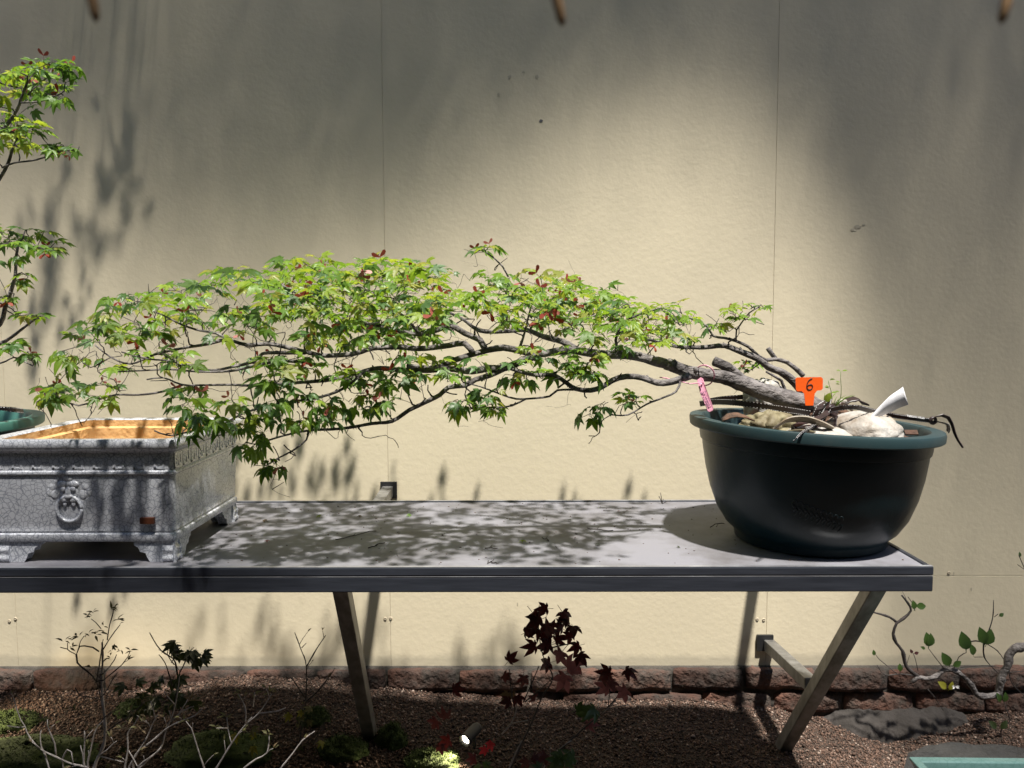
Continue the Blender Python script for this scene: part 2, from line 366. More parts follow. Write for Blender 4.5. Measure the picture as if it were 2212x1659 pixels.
# grey concrete toe at the right
m = MB(); rings = []
c0, c1 = P(1745, 1540, 2.36).x, P(2110, 1540, 2.36).x
for i in range(121):
    x = lerp(c0, c1, i / 120); e = math.sin(math.pi * i / 120) ** .5; top = -.030 + .018 * nz((x * 9, 2, 2)) + .03 * smooth(c0 + .3, c1, x) - .08 * (1 - e)
    ro = lambda k_, a_=.012: a_ * nz((x * 26, k_ * 3.1, 0)) + a_ * .6 * nz((x * 70, k_ * 5.3, 2))
    rings.append([(x, 2.41, top + ro(0)), (x, 2.385 + ro(1), top + ro(2, .008)), (x, 2.364 + ro(3), top - .010 + ro(4, .008)), (x, 2.352 - .008 * e + ro(5), top - .03), (x, 2.344 - .012 * e + ro(6), top - .055), (x, 2.336 - .016 * e + ro(7), top - .085), (x, 2.33 - .02 * e, top - .15), (x, 2.41, -.3)])
m.loft(rings); tag(m.build('concrete_footing', MT['concrete']), 'rough grey concrete toe below the bricks at the right', 'footing')

# ================================================================ BENCH
bench = empty('display_bench', (-.3, 1.8, 0), 'long grey metal display bench on slanted legs', 'bench')
XL, XR, YF, YB = -2.6, .828, 1.5, 2.1
m = MB(); m.box((XL + .012, YF + .012, BT - .006), (XR - .012, YB - .012, BT - .0025)); m.build('top_plate', MT['steel'], bench, smooth_=False)
def rail(name, a, b, mat=MT['alu'], bev=.0025):
    m = MB(); m.box(a, b); return m.build(name, mat, bench, smooth_=False, bevel=bev)
rail('edge_rail', (XL, YF, BT - .0175), (XR, YF + .0115, BT)); rail('edge_rail', (XL, YB - .0115, BT - .0175), (XR, YB, BT))
rail('edge_rail', (XR - .0115, YF + .012, BT - .0175), (XR, YB - .012, BT)); rail('edge_rail', (XL, YF + .012, BT - .0175), (XL + .0115, YB - .012, BT))
rail('frame_tube', (XL, YF + .001, BT - .051), (XR, YF + .032, BT - .0195)); rail('frame_tube', (XL, YB - .032, BT - .051), (XR, YB - .001, BT - .0195))
rail('frame_tube', (XR - .031, YF + .033, BT - .051), (XR - .001, YB - .033, BT - .0195)); rail('frame_tube', (XL, YF + .033, BT - .051), (XL + .03, YB - .033, BT - .0195))
for x in (-1.6, -.6, .1): rail('frame_tube', (x - .015, YF + .033, BT - .051), (x + .015, YB - .033, BT - .0195))
MT['lip'] = M('glint_lip', (.42, .43, .46), .35, (.2, .2, .22), 12, 6, metal=.5)  # bright strips paint in the light glinting along the rail edges
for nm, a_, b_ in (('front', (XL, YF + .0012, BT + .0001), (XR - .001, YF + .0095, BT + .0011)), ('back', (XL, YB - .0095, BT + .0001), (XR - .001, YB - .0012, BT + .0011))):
    rail('glint_lip', a_, b_, MT['lip'], .0004)
rail('glint_lip', (XL, YF + .0006, BT - .0196), (XR - .001, YF + .004, BT - .0182), MT['lip'], .0003)
def beam(name, a, b, w, h, parent=bench, mat=MT['alu_leg'], up=(0, 0, 1)):
    a, b = Vector(a), Vector(b); d = (b - a); L_ = d.length; d.normalize(); s_ = d.cross(Vector(up)).normalized(); u = s_.cross(d)
    m = MB(); m.obox((a + b) / 2, d * L_ / 2, s_ * w / 2, u * h / 2); return m.build(name, mat, parent, smooth_=False, bevel=.0022)
def legpair(p0, Y0, p1, Y1, w=.036, h=.036):
    a, b = P(*p0, Y0), P(*p1, Y1); d = (a - b).normalized(); t = (BT - .052 - a.z) / d.z
    return beam('leg', b - d * .05, a + d * t, w, h, up=(0, 1, 0)), b, a
_, lb, la = legpair((742, 1290), 1.79, (800, 1592), 2.15)
_, rb, ra = legpair((1878, 1290), 1.79, (1700, 1600), 2.14)
beam('strut', P(1660, 1392, WY - .002), P(1752, 1478, 2.03), .034, .034)
beam('strut', P(838, 1060, WY - .002), (P(800, 1095, 2.1).x, 2.0, P(838, 1060, WY).z - .012), .034, .032)
beam('strut', (P(1660, 1060, WY).x, WY - .002, P(838, 1060, WY).z), (P(1660, 1060, WY).x + .02, 2.0, P(838, 1060, WY).z - .012), .034, .032)
for (x, y) in ((840, 1058), (1652, 1388), (1660, 1060)):
    c = P(x, y, WY - .004); m = MB(); m.box((c.x - .026, WY - .010, c.z - .026), (c.x + .026, WY - .0015, c.z + .026)); m.build('wall_socket', MT['black'], bench, smooth_=False)

# ================================================================ CERAMIC PLANTER
CX, CY = -.884, 1.722
plant = empty('ceramic_planter', (CX, CY, BT), 'rectangular crackle glazed ceramic planter standing empty on the bench', 'planter')
def rr(hx, hy, z, r=.012, n=4):
    pts = []
    for (sx, sy, a0) in ((1, 1, 0), (-1, 1, 90), (-1, -1, 180), (1, -1, 270)):
        for i in range(n + 1):
            a = R(a0 + 90 * i / n); pts.append((CX + sx * (hx - r) + r * math.cos(a), CY + sy * (hy - r) + r * math.sin(a), BT + z))
    return pts
HX, HY = .2, .193
lev = [(.180, .173, .040), (.184, .177, .042), (.187, .18, .050), (.186, .179, .057), (.181, .174, .060), (.1835, .1765, .064), (.1825, .1755, .072),
       (.1835, .1765, .078), (.188, .181, .180), (.1915, .1845, .183), (.1915, .1845, .187), (.188, .181, .19), (.189, .182, .226), (.193, .186, .230), (.1995, .1925, .2335), (.202, .195, .238),
       (.2025, .1955, .25), (.2, .193, .2545), (.188, .181, .2545), (.1775, .1705, .2535), (.1755, .1685, .251)]
m = MB(); m.loft([rr(a, b, z) for a, b, z in lev], capb=False); m.build('body', MT['crackle'], plant, sharp=38)
m = MB(); m.loft([rr(*q) for q in ((.1752, .1682, .2515), (.1748, .1678, .236), (.168, .161, .232), (.160, .153, .06))], capa=False, capb=True); m.build('inner_wall', MT['orange_clay'], plant, sharp=40)
# bracket feet
prof = [(0, .043), (-.098, .043), (-.098, .034), (-.088, .030), (-.084, .021), (-.070, .018), (-.066, .008), (-.060, 0), (.004, 0), (.007, .006), (.003, .014), (.006, .024), (.0, .034)]
for sx in (1, -1):
    for sy in (1, -1):
        m = MB(); n = len(prof)
        for ax in (0, 1):
            A = []; B = []
            for (u, z) in prof:
                for lst, dd in ((A, .0), (B, .022)):
                    if ax == 0: lst.append((CX + sx * (.18 + u * .82), CY + sy * (.1735 - dd), BT + z))
                    else: lst.append((CX + sx * (.1795 - dd), CY + sy * (.173 + u * .82), BT + z))
            m.add(A + B, [tuple(range(n)), tuple(range(2 * n - 1, n - 1, -1))] + [(i, (i + 1) % n, n + (i + 1) % n, n + i) for i in range(n)])
        m.build('foot', MT['crackle'], plant, smooth_=False, bevel=.002)
# key fret relief in the band under the rim
def fret(face):
    m = MB(); L_ = HX * 1.86 if face == 'front' else HY * 1.86; u = L_ / 9
    for i in range(9):
        x0 = -L_ / 2 + i * u
        for (a, b, c, d) in ((.08, .0, .92, .16), (.08, .16, .22, 1.), (.08, .86, .62, 1.), (.50, .34, .62, .86), (.30, .34, .5, .48), (.76, .16, .90, .72), (.30, .60, .42, .74)):
            q = .0006 if (i + int(a * 10)) % 2 else .0009
            za, zb = BT + .192 + .032 * (1 - d), BT + .192 + .032 * (1 - b)
            if face == 'front': m.box((CX + x0 + a * u, CY - .1817 - q * .5, za), (CX + x0 + c * u, CY - .1795, zb))
            else: m.box((CX + .1865, CY + x0 + a * u, za), (CX + .1888 + q, CY + x0 + c * u, zb))
    m.build('key_fret', MT['crackle'], plant, smooth_=False, bevel=.0007)
fret('front'); fret('side')
# moulded beast mask with ring
mc = P(148, 1066, CY - .181); mask = MB()
fy = CY - .179
def lump(dx, dz, rx, rz, ry, dy=0): mask.ball((mc.x + dx, fy - dy * .6, mc.z + dz), rx, ry * .36, rz, 14, 9)
lump(0, .004, .020, .024, .008); lump(-.011, .019, .011, .007, .008, .003); lump(.011, .019, .011, .007, .008, .003)
lump(-.010, .009, .006, .005, .005, .006); lump(.010, .009, .006, .005, .005, .006); lump(0, .002, .006, .011, .007, .006); lump(0, -.006, .009, .005, .006, .007)
lump(-.009, -.012, .009, .007, .006, .004); lump(.009, -.012, .009, .007, .006, .004); lump(0, .033, .014, .009, .006, .001)
for sgn in (-1, 1):
    lump(sgn * .027, .026, .009, .009, .005); lump(sgn * .034, .014, .010, .009, .005); lump(sgn * .029, -.002, .009, .01, .005); lump(sgn * .016, .037, .008, .007, .005)
    lump(sgn * .040, .004, .007, .011, .004)
    lump(sgn * .009, -.022, .004, .005, .004, .003)
mo = mask.build('beast_mask', MT['crackle'], plant)
mask = MB(); mask.tube([(mc.x + .025 * math.cos(a), fy - .0015, mc.z - .032 + .026 * math.sin(a)) for a in [2 * math.pi * i / 32 for i in range(33)]], .0034, 8); mask.build('ring', MT['crackle'], mo)
pc = P(318, 1125, CY - .186); m = MB(); m.box((pc.x - .0145, CY - .1885, pc.z - .0065), (pc.x + .0145, CY - .1805, pc.z + .0068)); m.build('plaque', MT['plaque'], plant, smooth_=False, bevel=.0008)

# ================================================================ PLASTIC POTS
def plastic_pot(c, label, shear, mats, name='plastic_pot'):
    t = empty(name, (c[0], c[1], BT), label, 'pot')
    H = .264; fn = lambda p: Vector((p.x, p.y, p.z - shear * (p.x - c[0]) * max(0, (p.z - BT) / H)))
    cc = (c[0], c[1], BT)
    m = MB(); m.lathe([(.001, .004), (.150, .004), (.158, 0), (.162, .002), (.164, .016), (.167, .020), (.183, .034), (.203, .066), (.219, .11), (.2295, .155), (.2365, .2), (.2375, .212), (.2415, .214), (.2435, .226), (.2435, .241)], 72, cc, fn=fn)
    m.build('body', mats[0], t, sharp=40)
    m = MB(); m.lathe([(.2435, .2415), (.262, .242), (.2655, .245), (.2668, .259), (.265, .264), (.256, .2655), (.2385, .264), (.234, .258), (.226, .17), (.222, .13)], 72, cc, fn=fn)
    m.build('rim', mats[1], t, sharp=40)
    return t, fn
PX, PY = .662, 1.72
pot, shear = plastic_pot((PX, PY), 'dark green round plastic pot holding the leaning maple', .05, (MT['potgreen'], MT['rimgreen']))
# embossed swirls on the pot flank
def on_pot(a, z, d=0.):
    prof = [(.167, .02), (.183, .034), (.203, .066), (.219, .11), (.2295, .155), (.2365, .2)]
    for (r0, z0), (r1, z1) in zip(prof, prof[1:]):
        if z0 <= z <= z1: r_ = lerp(r0, r1, (z - z0) / (z1 - z0)); return shear(Vector((PX + (r_ + d) * math.cos(a), PY + (r_ + d) * math.sin(a), BT + z)))
emb = MB()
for kk in range(9):
    a0 = R(-118 + kk * 2.9); zc = .12 - kk * .0035
    for q in range(3): emb.tube([on_pot(a0 + .022 * math.cos(t + q * 2), zc - q * .009 + .008 * math.sin(t)) for t in np.linspace(0, 4.5, 8)], .0011, 5)
emb.build('embossing', MT['potgreen'], [o for o in pot.children if o.name.startswith('body')][0])
pot2, _ = plastic_pot((-1.425, 1.80), 'green plastic pot at the left edge behind the ceramic planter', .0, (MT['rimgreen'], M('pale_green_plastic', (.05, .16, .13), .45)), 'plastic_pot')
# soil
def soil(c, zs, label, r=.222):
    m = MB(); n = 40; kk = 12; v = []; 
    for i in range(kk + 1):
        for j in range(n):
            a = 2 * math.pi * j / n; rr_ = r * i / kk; x = c[0] + rr_ * math.cos(a); y = c[1] + rr_ * math.sin(a)
            v.append((x, y, zs + .008 * nz((x * 14, y * 14, 0)) + .006 * nz((x * 40, y * 40, 5))))
    m.add(v, [(i * n + j, i * n + (j + 1) % n, (i + 1) * n + (j + 1) % n, (i + 1) * n + j) for i in range(kk) for j in range(n)])
    t = empty('potting_soil', (c[0], c[1], zs), label, 'soil'); m.build('soil_surface', MT['soil'], t)
    ch = MB()
    for i in range(420):
        a = rnd.uniform(0, 6.283); q = r * math.sqrt(rnd.random()) * .97; s_ = rnd.uniform(.0025, .009)
        ch.ball((c[0] + q * math.cos(a), c[1] + q * math.sin(a), zs + .006 + rnd.uniform(-.003, .006)), s_, s_ * rnd.uniform(.5, 1), s_ * rnd.uniform(.4, .8), 6, 4, amp=.8, fr=9)
    tag(ch.build('soil_crumbs', MT['soil'], t), kind='stuff')
    ch = MB()
    for i in range(90):
        a = rnd.uniform(0, 6.283); q = r * math.sqrt(rnd.random()) * .95; ax = Vector((rnd.uniform(-1, 1), rnd.uniform(-1, 1), rnd.uniform(-.4, .4))).normalized(); ay = ax.orthogonal().normalized(); az = ax.cross(ay); l_ = rnd.uniform(.006, .016)
        ch.obox((c[0] + q * math.cos(a), c[1] + q * math.sin(a), zs + .012 + rnd.uniform(-.002, .01)), ax * l_, ay * l_ * rnd.uniform(.25, .5), az * .0015)
    tag(ch.build('bark_chips', M('bark_chip', (.09, .045, .028), .9, (.04, .022, .015), 40, 4, bump=.6), t, smooth_=False), kind='stuff'); return t
soil((PX, PY), BT + .222, 'dry brown soil inside the right hand dark green pot')
soil((-1.425, 1.80), BT + .222, 'brown soil inside the pot at the left edge')

# ================================================================ LEAVES AND TREES
def leaf_geo(seed, droop=.35, fold=.25, wide=1., pet=.55):
    r_ = random.Random(seed); v = []; f = []
    def V3(x, y, extra=0.): 
        q = math.hypot(x, y - pet); v.append([x, y, .10 - droop * q * q + extra]); return len(v) - 1
    # petiole
    for i in range(3):
        y = pet * i / 2
        for (dx, dz) in ((-.018, 0), (.018, 0), (0, .03)): v.append([dx, y, dz + .10 * (i / 2) ** 1.5 - .015])
    for i in range(2):
        for j in range(3): f.append((i * 3 + j, i * 3 + (j + 1) % 3, i * 3 + 3 + (j + 1) % 3, i * 3 + 3 + j))
    B = V3(0, pet)
    lobes = [(-92, .52), (-46, .84), (0, 1.), (46, .84), (92, .52)]
    lobes = [(a + r_.uniform(-6, 6), l * r_.uniform(.88, 1.1)) for a, l in lobes]
    sin_ = [V3(-.02, pet - .06)]
    for (a, l), (b, l2) in zip(lobes, lobes[1:]):
        t = R((a + b) / 2); q = .33 * r_.uniform(.85, 1.15); sin_.append(V3(q * math.sin(t), pet + q * math.cos(t), fold * .10))
    sin_.append(V3(.02, pet - .06))
    for i, (a, l) in enumerate(lobes):
        t = R(a); d = (math.sin(t), math.cos(t)); n = (d[1], -d[0]); ex = r_.uniform(-.12, .05)
        def pt(u, w, e=0.): return V3(d[0] * u * l + n[0] * w * l, pet + d[1] * u * l + n[1] * w * l, e + ex * (u * l) ** 2)
        w1, w2, w3 = .21 * wide, .215 * wide, .125 * wide
        m0 = pt(.5, 0, -fold * .10); tip = pt(1, r_.uniform(-.06, .06), 0)
        aR, bR, cR = pt(.36, w1, fold * .12), pt(.54, w2, fold * .13), pt(.76, w3, fold * .05)
        aL, bL, cL = pt(.36, -w1, fold * .12), pt(.54, -w2, fold * .13), pt(.76, -w3, fold * .05)
        sl, sr = sin_[i], sin_[i + 1]
        f += [(B, m0, aR, sr), (m0, bR, aR), (m0, tip, cR, bR), (B, sl, aL, m0), (m0, aL, bL), (m0, bL, cL, tip)]
    return np.array(v), f
LG = [leaf_geo(11, .28, .30), leaf_geo(12, .45, .35), leaf_geo(13, .62, .45), leaf_geo(14, .35, .6), leaf_geo(15, .8, .4), leaf_geo(16, .2, .3)]
def leaf_mesh(gi, mat, cache={}):
    k_ = (gi, mat.name)
    if k_ not in cache:
        me = bpy.data.meshes.new('leaf'); me.from_pydata([tuple(p) for p in LG[gi][0]], [], LG[gi][1]); me.materials.append(mat)
        me.polygons.foreach_set('use_smooth', [True] * len(LG[gi][1])); me.update(); cache[k_] = me
    return cache[k_]
def oval_geo(w=.34, droop=.3, pet=.2):
    v = []; f = []; us = [0, .12, .35, .6, .82, 1]; ws = [.05, .55, 1, .95, .55, .02]
    for u, q in zip(us, ws):
        for sgn in (-1, 0, 1): v.append([sgn * w * q, pet + u, -droop * u * u + (.08 * q if sgn else 0)])
    for i in range(5):
        for j in range(2): f.append((i * 3 + j, i * 3 + j + 1, i * 3 + 4 + j, i * 3 + 3 + j))
    n = len(v); v += [[-.02, 0, 0], [.02, 0, 0], [.02, pet + .1, .0], [-.02, pet + .1, .0]]; f.append((n, n + 1, n + 2, n + 3))
    return np.array(v), f
LG.append(oval_geo())                         # 6: oval leaf
LG.append(oval_geo(.16, .5, .15))             # 7: narrow bud leaf
def samara_geo():
    v = []; f = []
    for sgn in (-1, 1):
        n = len(v); pts = [(.0, -.07), (.2, -.14), (.55, -.27), (.9, -.2), (1.02, .05), (.82, .22), (.4, .17), (.0, .08)]
        ca, sa = math.cos(R(38)), math.sin(R(38))
        for (x, y) in pts:
            X, Yy = x * ca - y * sa * sgn * sgn, x * sa + y * ca; v.append([sgn * (X + .04), Yy + .75, .03 * x])
        f.append(tuple(range(n, n + 8)) if sgn > 0 else tuple(range(n + 7, n - 1, -1)))
    n = len(v); v += [[-.02, 0, 0], [.02, 0, 0], [.02, .75, 0], [-.02, .75, 0]]; f.append((n, n + 1, n + 2, n + 3))
    for c in (-.07, .07):
        n = len(v); v += [[c - .07, .75, -.05], [c + .07, .75, -.05], [c, .68, .07], [c, .84, .05]]; f += [(n, n + 1, n + 2), (n, n + 2, n + 3), (n + 1, n + 3, n + 2), (n, n + 3, n + 1)]
    return np.array(v), f
LG.append(samara_geo())                       # 8
for q_, (dr, fo, wi) in enumerate(((.15, .5, .85), (.55, .2, 1.15), (.7, .8, .9), (.4, .9, .8), (1.05, .5, 1.), (.9, .9, .75))): LG.append(leaf_geo(40 + q_, dr, fo, wi, .4 + .08 * q_))   # 9 to 14
def leaf_matrix(p, d, n, s):
    d = Vector(d).normalized(); n = Vector(n); n = (n - d * n.dot(d)); n = n.normalized() if n.length > 1e-5 else d.orthogonal().normalized()
    x = d.cross(n); return Matrix(((x.x * s, d.x * s, n.x * s, p[0]), (x.y * s, d.y * s, n.y * s, p[1]), (x.z * s, d.z * s, n.z * s, p[2]), (0, 0, 0, 1)))
def place_leaves(items, parent, name='leaf', limit=300, stuff='foliage'):
    """items: (matrix, geometry index, material, depth); nearest ones become parts, the rest one mass"""
    items = sorted(items, key=lambda t: t[3]); pinv = Matrix.Translation(-parent.location)
    for (mx, gi, mat, _) in items[:limit]:
        o = bpy.data.objects.new(name, leaf_mesh(gi, mat)); COL.objects.link(o); o.parent = parent; o.matrix_parent_inverse = pinv; o.matrix_basis = mx
    rest = items[limit:]
    if rest:
        V = []; F = []; MI = []; mats = []; n = 0
        for (mx, gi, mat, _) in rest:
            g, f = LG[gi]; A = np.array(mx); V.append(g @ A[:3, :3].T + A[:3, 3]); F += [tuple(i + n for i in q) for q in f]; n += len(g)
            if mat not in mats: mats.append(mat)
            MI += [mats.index(mat)] * len(f)
        me = bpy.data.meshes.new(stuff); me.from_pydata([tuple(p) for p in np.concatenate(V)], [], F)
        for q in mats: me.materials.append(q)
        me.polygons.foreach_set('material_index', MI); me.polygons.foreach_set('use_smooth', [True] * len(F)); me.update()
        tag(link(stuff, me, parent), kind='stuff')
def resample(pts, step):
    out = []; n = len(pts)
    for i in range(n - 1):                    # Catmull-Rom through the traced points
        p0, p1, p2, p3 = pts[max(i - 1, 0)], pts[i], pts[i + 1], pts[min(i + 2, n - 1)]
        k_ = max(1, int((p2 - p1).length / step))
        for j in range(k_):
            t = j / k_; out.append(.5 * ((2 * p1) + (p2 - p0) * t + (2 * p0 - 5 * p1 + 4 * p2 - p3) * t * t + (3 * p1 - p0 - 3 * p2 + p3) * t ** 3))
    out.append(pts[-1]); return out
def trace(px, Ya, Yb, step=.012, wig=.0):
    n = len(px); pts = [P(x, y, lerp(Ya, Yb, i / max(1, n - 1))) for i, (x, y) in enumerate(px)]
    return resample(pts, step)
class Tree:
    def __init__(s, thing, seed):
        s.t = thing; s.pos = []; s.rad = []; s.dir = []; s.r = random.Random(seed); s.items = []; s.twig = MB(); s.sam = []
    def limb(s, name, px, Ya, Yb, r0, r1, mat=MT['bark'], n=9, wob=.16, knots=True):
        pts = trace(px, Ya, Yb); k_ = len(pts); r1 = max(r1, .0015); r0 = max(r0, .0021)
        if name == 'trunk': wob = .26
        rad = [lerp(r0, r1, (i / (k_ - 1)) ** .8) for i in range(k_)]
        m = MB(); m.tube(pts, rad, n, wob=wob)
        if knots:
            for i in range(2, k_ - 1, 3):
                if s.r.random() < .35:
                    t = (pts[i + 1] - pts[i - 1]).normalized(); d = Vector((s.r.uniform(-1, 1), s.r.uniform(-1, 1), s.r.uniform(-.3, 1))); d -= t * d.dot(t); d.normalize()
                    q = rad[i]; m.tube([pts[i] + d * q * .5, pts[i] + d * q * 1.15 + t * q * .2, pts[i] + d * (q * 1.25 + .002) + t * q * .3], [q * .55, q * .4, q * .16], 6, wob=.2)
        o = m.build(name, mat, s.t)
        for i in range(k_):
            s.pos.append(pts[i]); s.rad.append(rad[i]); s.dir.append((pts[min(i + 1, k_ - 1)] - pts[max(0, i - 1)]).normalized())
        return o
    def grow(s, tips, leaf_fn, bend=.35, rmax=.0036, skip=0):
        pos = np.array([tuple(p) for p in s.pos]); idx = list(range(len(pos)))
        T = np.array([tuple(t[0]) for t in tips]); 
        d0 = np.array([np.min(np.sum((pos - t) ** 2, 1)) for t in T]); order = np.argsort(d0)
        cap = len(pos) + len(T) * 14; buf = np.zeros((cap, 3)); buf[:len(pos)] = pos; cnt = len(pos)
        for oi in order:
            t = Vector(T[oi]); 
            q = buf[:cnt] - T[oi]; met = np.sqrt((q ** 2).sum(1)) + .5 * np.maximum(0, q[:, 2] - .01); j = int(met.argmin())
            a = s.pos[j]; L_ = (t - a).length
            if L_ < .006: L_ = .006
            dirp = s.dir[j]; w = Vector((s.r.gauss(0, 1), s.r.gauss(0, 1), s.r.gauss(0, 1))) * L_ * .10
            c1 = a + dirp * L_ * bend + w; c2 = lerp(a, t, .72) + Vector((s.r.gauss(0, 1), s.r.gauss(0, 1), s.r.gauss(0, .6))) * L_ * .09
            k_ = max(3, int(L_ / .014) + 1); pts = []
            for i in range(k_ + 1):
                u = i / k_; p = a * (1 - u) ** 3 + c1 * 3 * u * (1 - u) ** 2 + c2 * 3 * u * u * (1 - u) + t * u ** 3
                if 0 < i < k_: p = p + Vector((s.r.gauss(0, 1), s.r.gauss(0, 1), s.r.gauss(0, 1))) * .0013
                pts.append(p)
            r0 = min(s.rad[j] * .75, .0016 + .013 * L_, rmax); r1 = min(.0011, r0)
            rad = [lerp(r0, r1, i / k_) * (1.25 if (i and s.r.random() < .25) else 1) for i in range(k_ + 1)]
            s.twig.tube(pts, rad, 5, cap=False)
            for i in range(1, k_ + 1):
                if cnt < cap: buf[cnt] = pts[i]; cnt += 1; s.pos.append(pts[i]); s.rad.append(rad[i]); s.dir.append((pts[i] - pts[i - 1]).normalized())
            if s.r.random() < .3 and k_ > 3:   # bare spur
                i = s.r.randint(1, k_ - 1); d = Vector((s.r.uniform(-1, 1), s.r.uniform(-1, 1), s.r.uniform(-.2, 1))).normalized()
                s.twig.tube([pts[i], pts[i] + d * s.r.uniform(.008, .03)], [.0009, .0006], 4)
            leaf_fn(s, t, (pts[-1] - pts[-2]).normalized(), tips[oi][1], pts)
    def finish(s, limit=300, twigmat=MT['twig']):
        if s.twig.v: tag(s.twig.build('twigs', twigmat, s.t), kind='stuff')
        place_leaves(s.items, s.t, 'leaf', limit)
        if s.sam: place_leaves(s.sam, s.t, 'winged_seed', 300, 'seeds')
def maple_leaves(s, p, d, info, pts):
    """a pair or two of leaves at the shoot tip; info = (droop, young, size)"""
    if info is None: return
    droop, lit_young, size = info; n = s.r.choice((2, 2, 3, 3)); a0 = s.r.uniform(0, 6.283)
    for i in range(n):
        a = a0 + i * 2 * math.pi / n + s.r.uniform(-.5, .5)
        dd = Vector((math.cos(a), math.sin(a) * .9, s.r.uniform(-.25, .35) - droop)) + d * .3
        nn = Vector((s.r.gauss(0, .42), s.r.gauss(0, .40) - .32, 1)) + Vector((math.cos(a), math.sin(a), 0)) * droop * .9
        sz = .93 * size * s.r.choice((.5, .65, .78, .86, .95, 1.05)) * s.r.uniform(.85, 1.1); gi = s.r.choice((0, 1, 2, 3, 5, 9, 10, 11, 12)) if droop < .5 else s.r.choice((1, 2, 4, 3, 11, 12, 13, 14))
        w = s.r.random() - .13
        mat = LEAF[s.r.choice((0, 0, 3, 1, 0, 3, 4, 5))] if w < lit_young else LEAF[s.r.choice((1, 2, 2, 4, 1))]  # paler mix covers new growth and upper leaves painted as sunlit
        s.items.append((leaf_matrix(p, dd, nn, sz), gi, mat, p.y))
    if s.r.random() < .15:
        dd = Vector((s.r.uniform(-.8, .8), s.r.uniform(-.5, 0), s.r.choice((-.8, .9, .5)))).normalized()
        nn = Vector((s.r.uniform(-.6, .6), -1, s.r.uniform(-.5, .5)))
        s.sam.append((leaf_matrix(p, dd, nn, s.r.uniform(.012, .018)), 8, MT['red'] if s.r.random() < .72 else MT['pinkwing'], p.y))
def tips_from(clusters, r_, Y0=1.5, Y1=2.0):
    tips = []
    for c in clusters:
        cx, cy, rx, ry, n, droop, lit_young, size = c[:8]; ya, yb = c[8] if len(c) > 8 else (Y0, Y1)
        for i in range(int(n * (1.0 if droop < .22 else .85 if droop < .34 else .7) + .5) if n > 6 else n + 1):
            while 1:
                u, v = r_.uniform(-1, 1), r_.uniform(-1, 1)
                if u * u + v * v <= 1: break
            Y = r_.uniform(ya, yb) if r_.random() > .06 or len(c) > 8 else 2.2
            tips.append((P(cx + u * rx, cy + v * ry, Y), (droop, lit_young, size)))
    return tips

# ---- the leaning maple
maple = empty('maple_tree', (PX + .06, PY - .02, BT + .2), 'leaning bonsai maple with green leaves reaching left from the pot', 'bonsai tree')
T1 = Tree(maple, 5)
YT = 1.70
T1.limb('trunk', [(1800, 925), (1785, 897), (1755, 880), (1700, 862), (1645, 845), (1595, 824), (1548, 812), (1500, 806), (1468, 797), (1440, 785)], YT, 1.69, .0235, .0135, n=14)
T1.limb('branch', [(1478, 799), (1440, 786), (1404, 777), (1370, 768), (1337, 766), (1290, 765), (1240, 757), (1204, 758), (1160, 766), (1120, 757), (1087, 751), (1054, 756), (1020, 766), (987, 776), (960, 788), (930, 795), (880, 790)], 1.69, 1.66, .0125, .005, n=11)
T1.limb('branch', [(1165, 765), (1125, 782), (1087, 796), (1054, 795), (1020, 802), (970, 797), (924, 800), (870, 800), (820, 795), (770, 806), (737, 816), (700, 822), (650, 826), (600, 830), (550, 833)], 1.675, 1.60, .0090, .003, n=9)
T1.limb('branch', [(1090, 796), (1060, 810), (1027, 820), (1004, 833), (970, 836), (950, 853), (917, 870), (884, 886), (847, 910), (804, 915), (737, 926), (667, 930), (617, 940), (567, 955)], 1.67, 1.55, .0068, .0018)
T1.limb('branch', [(1047, 752), (1037, 735), (1004, 720), (985, 708), (970, 702), (937, 716), (904, 722), (860, 715), (800, 700), (740, 690)], 1.66, 1.70, .0072, .003)
T1.limb('branch', [(1022, 764), (1004, 742), (970, 746), (944, 750), (904, 753), (860, 750), (804, 753), (760, 765), (700, 768), (660, 760), (633, 754)], 1.66, 1.72, .0068, .0048)
T1.limb('branch', [(1245, 756), (1225, 742), (1204, 735), (1170, 726), (1137, 713), (1087, 716), (1037, 715), (1000, 690), (960, 670)], 1.70, 1.82, .0078, .0030)
T1.limb('branch', [(1490, 812), (1455, 824), (1420, 827), (1387, 816), (1354, 813), (1324, 821), (1300, 836), (1277, 843), (1244, 840), (1214, 820), (1197, 810), (1154, 810), (1120, 801), (1080, 790)], 1.67, 1.58, .0085, .0035)
T1.limb('branch', [(640, 755), (583, 743), (533, 745), (490, 734), (450, 743), (390, 753), (333, 766), (283, 786), (240, 772), (205, 745)], 1.72, 1.66, .0055, .0014)
T1.limb('branch', [(492, 735), (467, 720), (427, 713), (390, 700), (350, 680), (310, 665)], 1.69, 1.72, .0032, .0012)
T1.limb('branch', [(660, 762), (610, 762), (567, 764), (550, 780), (500, 793), (460, 800), (417, 795), (367, 780), (317, 775), (262, 760)], 1.71, 1.64, .0048, .0012)
T1.limb('branch', [(700, 790), (627, 780), (567, 786), (500, 801), (433, 803), (367, 798), (317, 800), (253, 803)], 1.66, 1.60, .0040, .0012)
T1.limb('branch', [(600, 828), (550, 833), (500, 831), (440, 832), (393, 831), (353, 816), (317, 820)], 1.62, 1.58, .0032, .0012)
T1.limb('branch', [(395, 831), (350, 846), (300, 853), (250, 853), (207, 865), (170, 876), (133, 863), (100, 846)], 1.59, 1.56, .0026, .0010)
T1.limb('branch', [(790, 800), (740, 840), (683, 860), (617, 870), (533, 890), (467, 923), (417, 930), (367, 941), (333, 930)], 1.60, 1.50, .0034, .0010)
T1.limb('branch', [(668, 931), (662, 950), (633, 973), (600, 990), (580, 1003)], 1.56, 1.54, .0018, .0009)
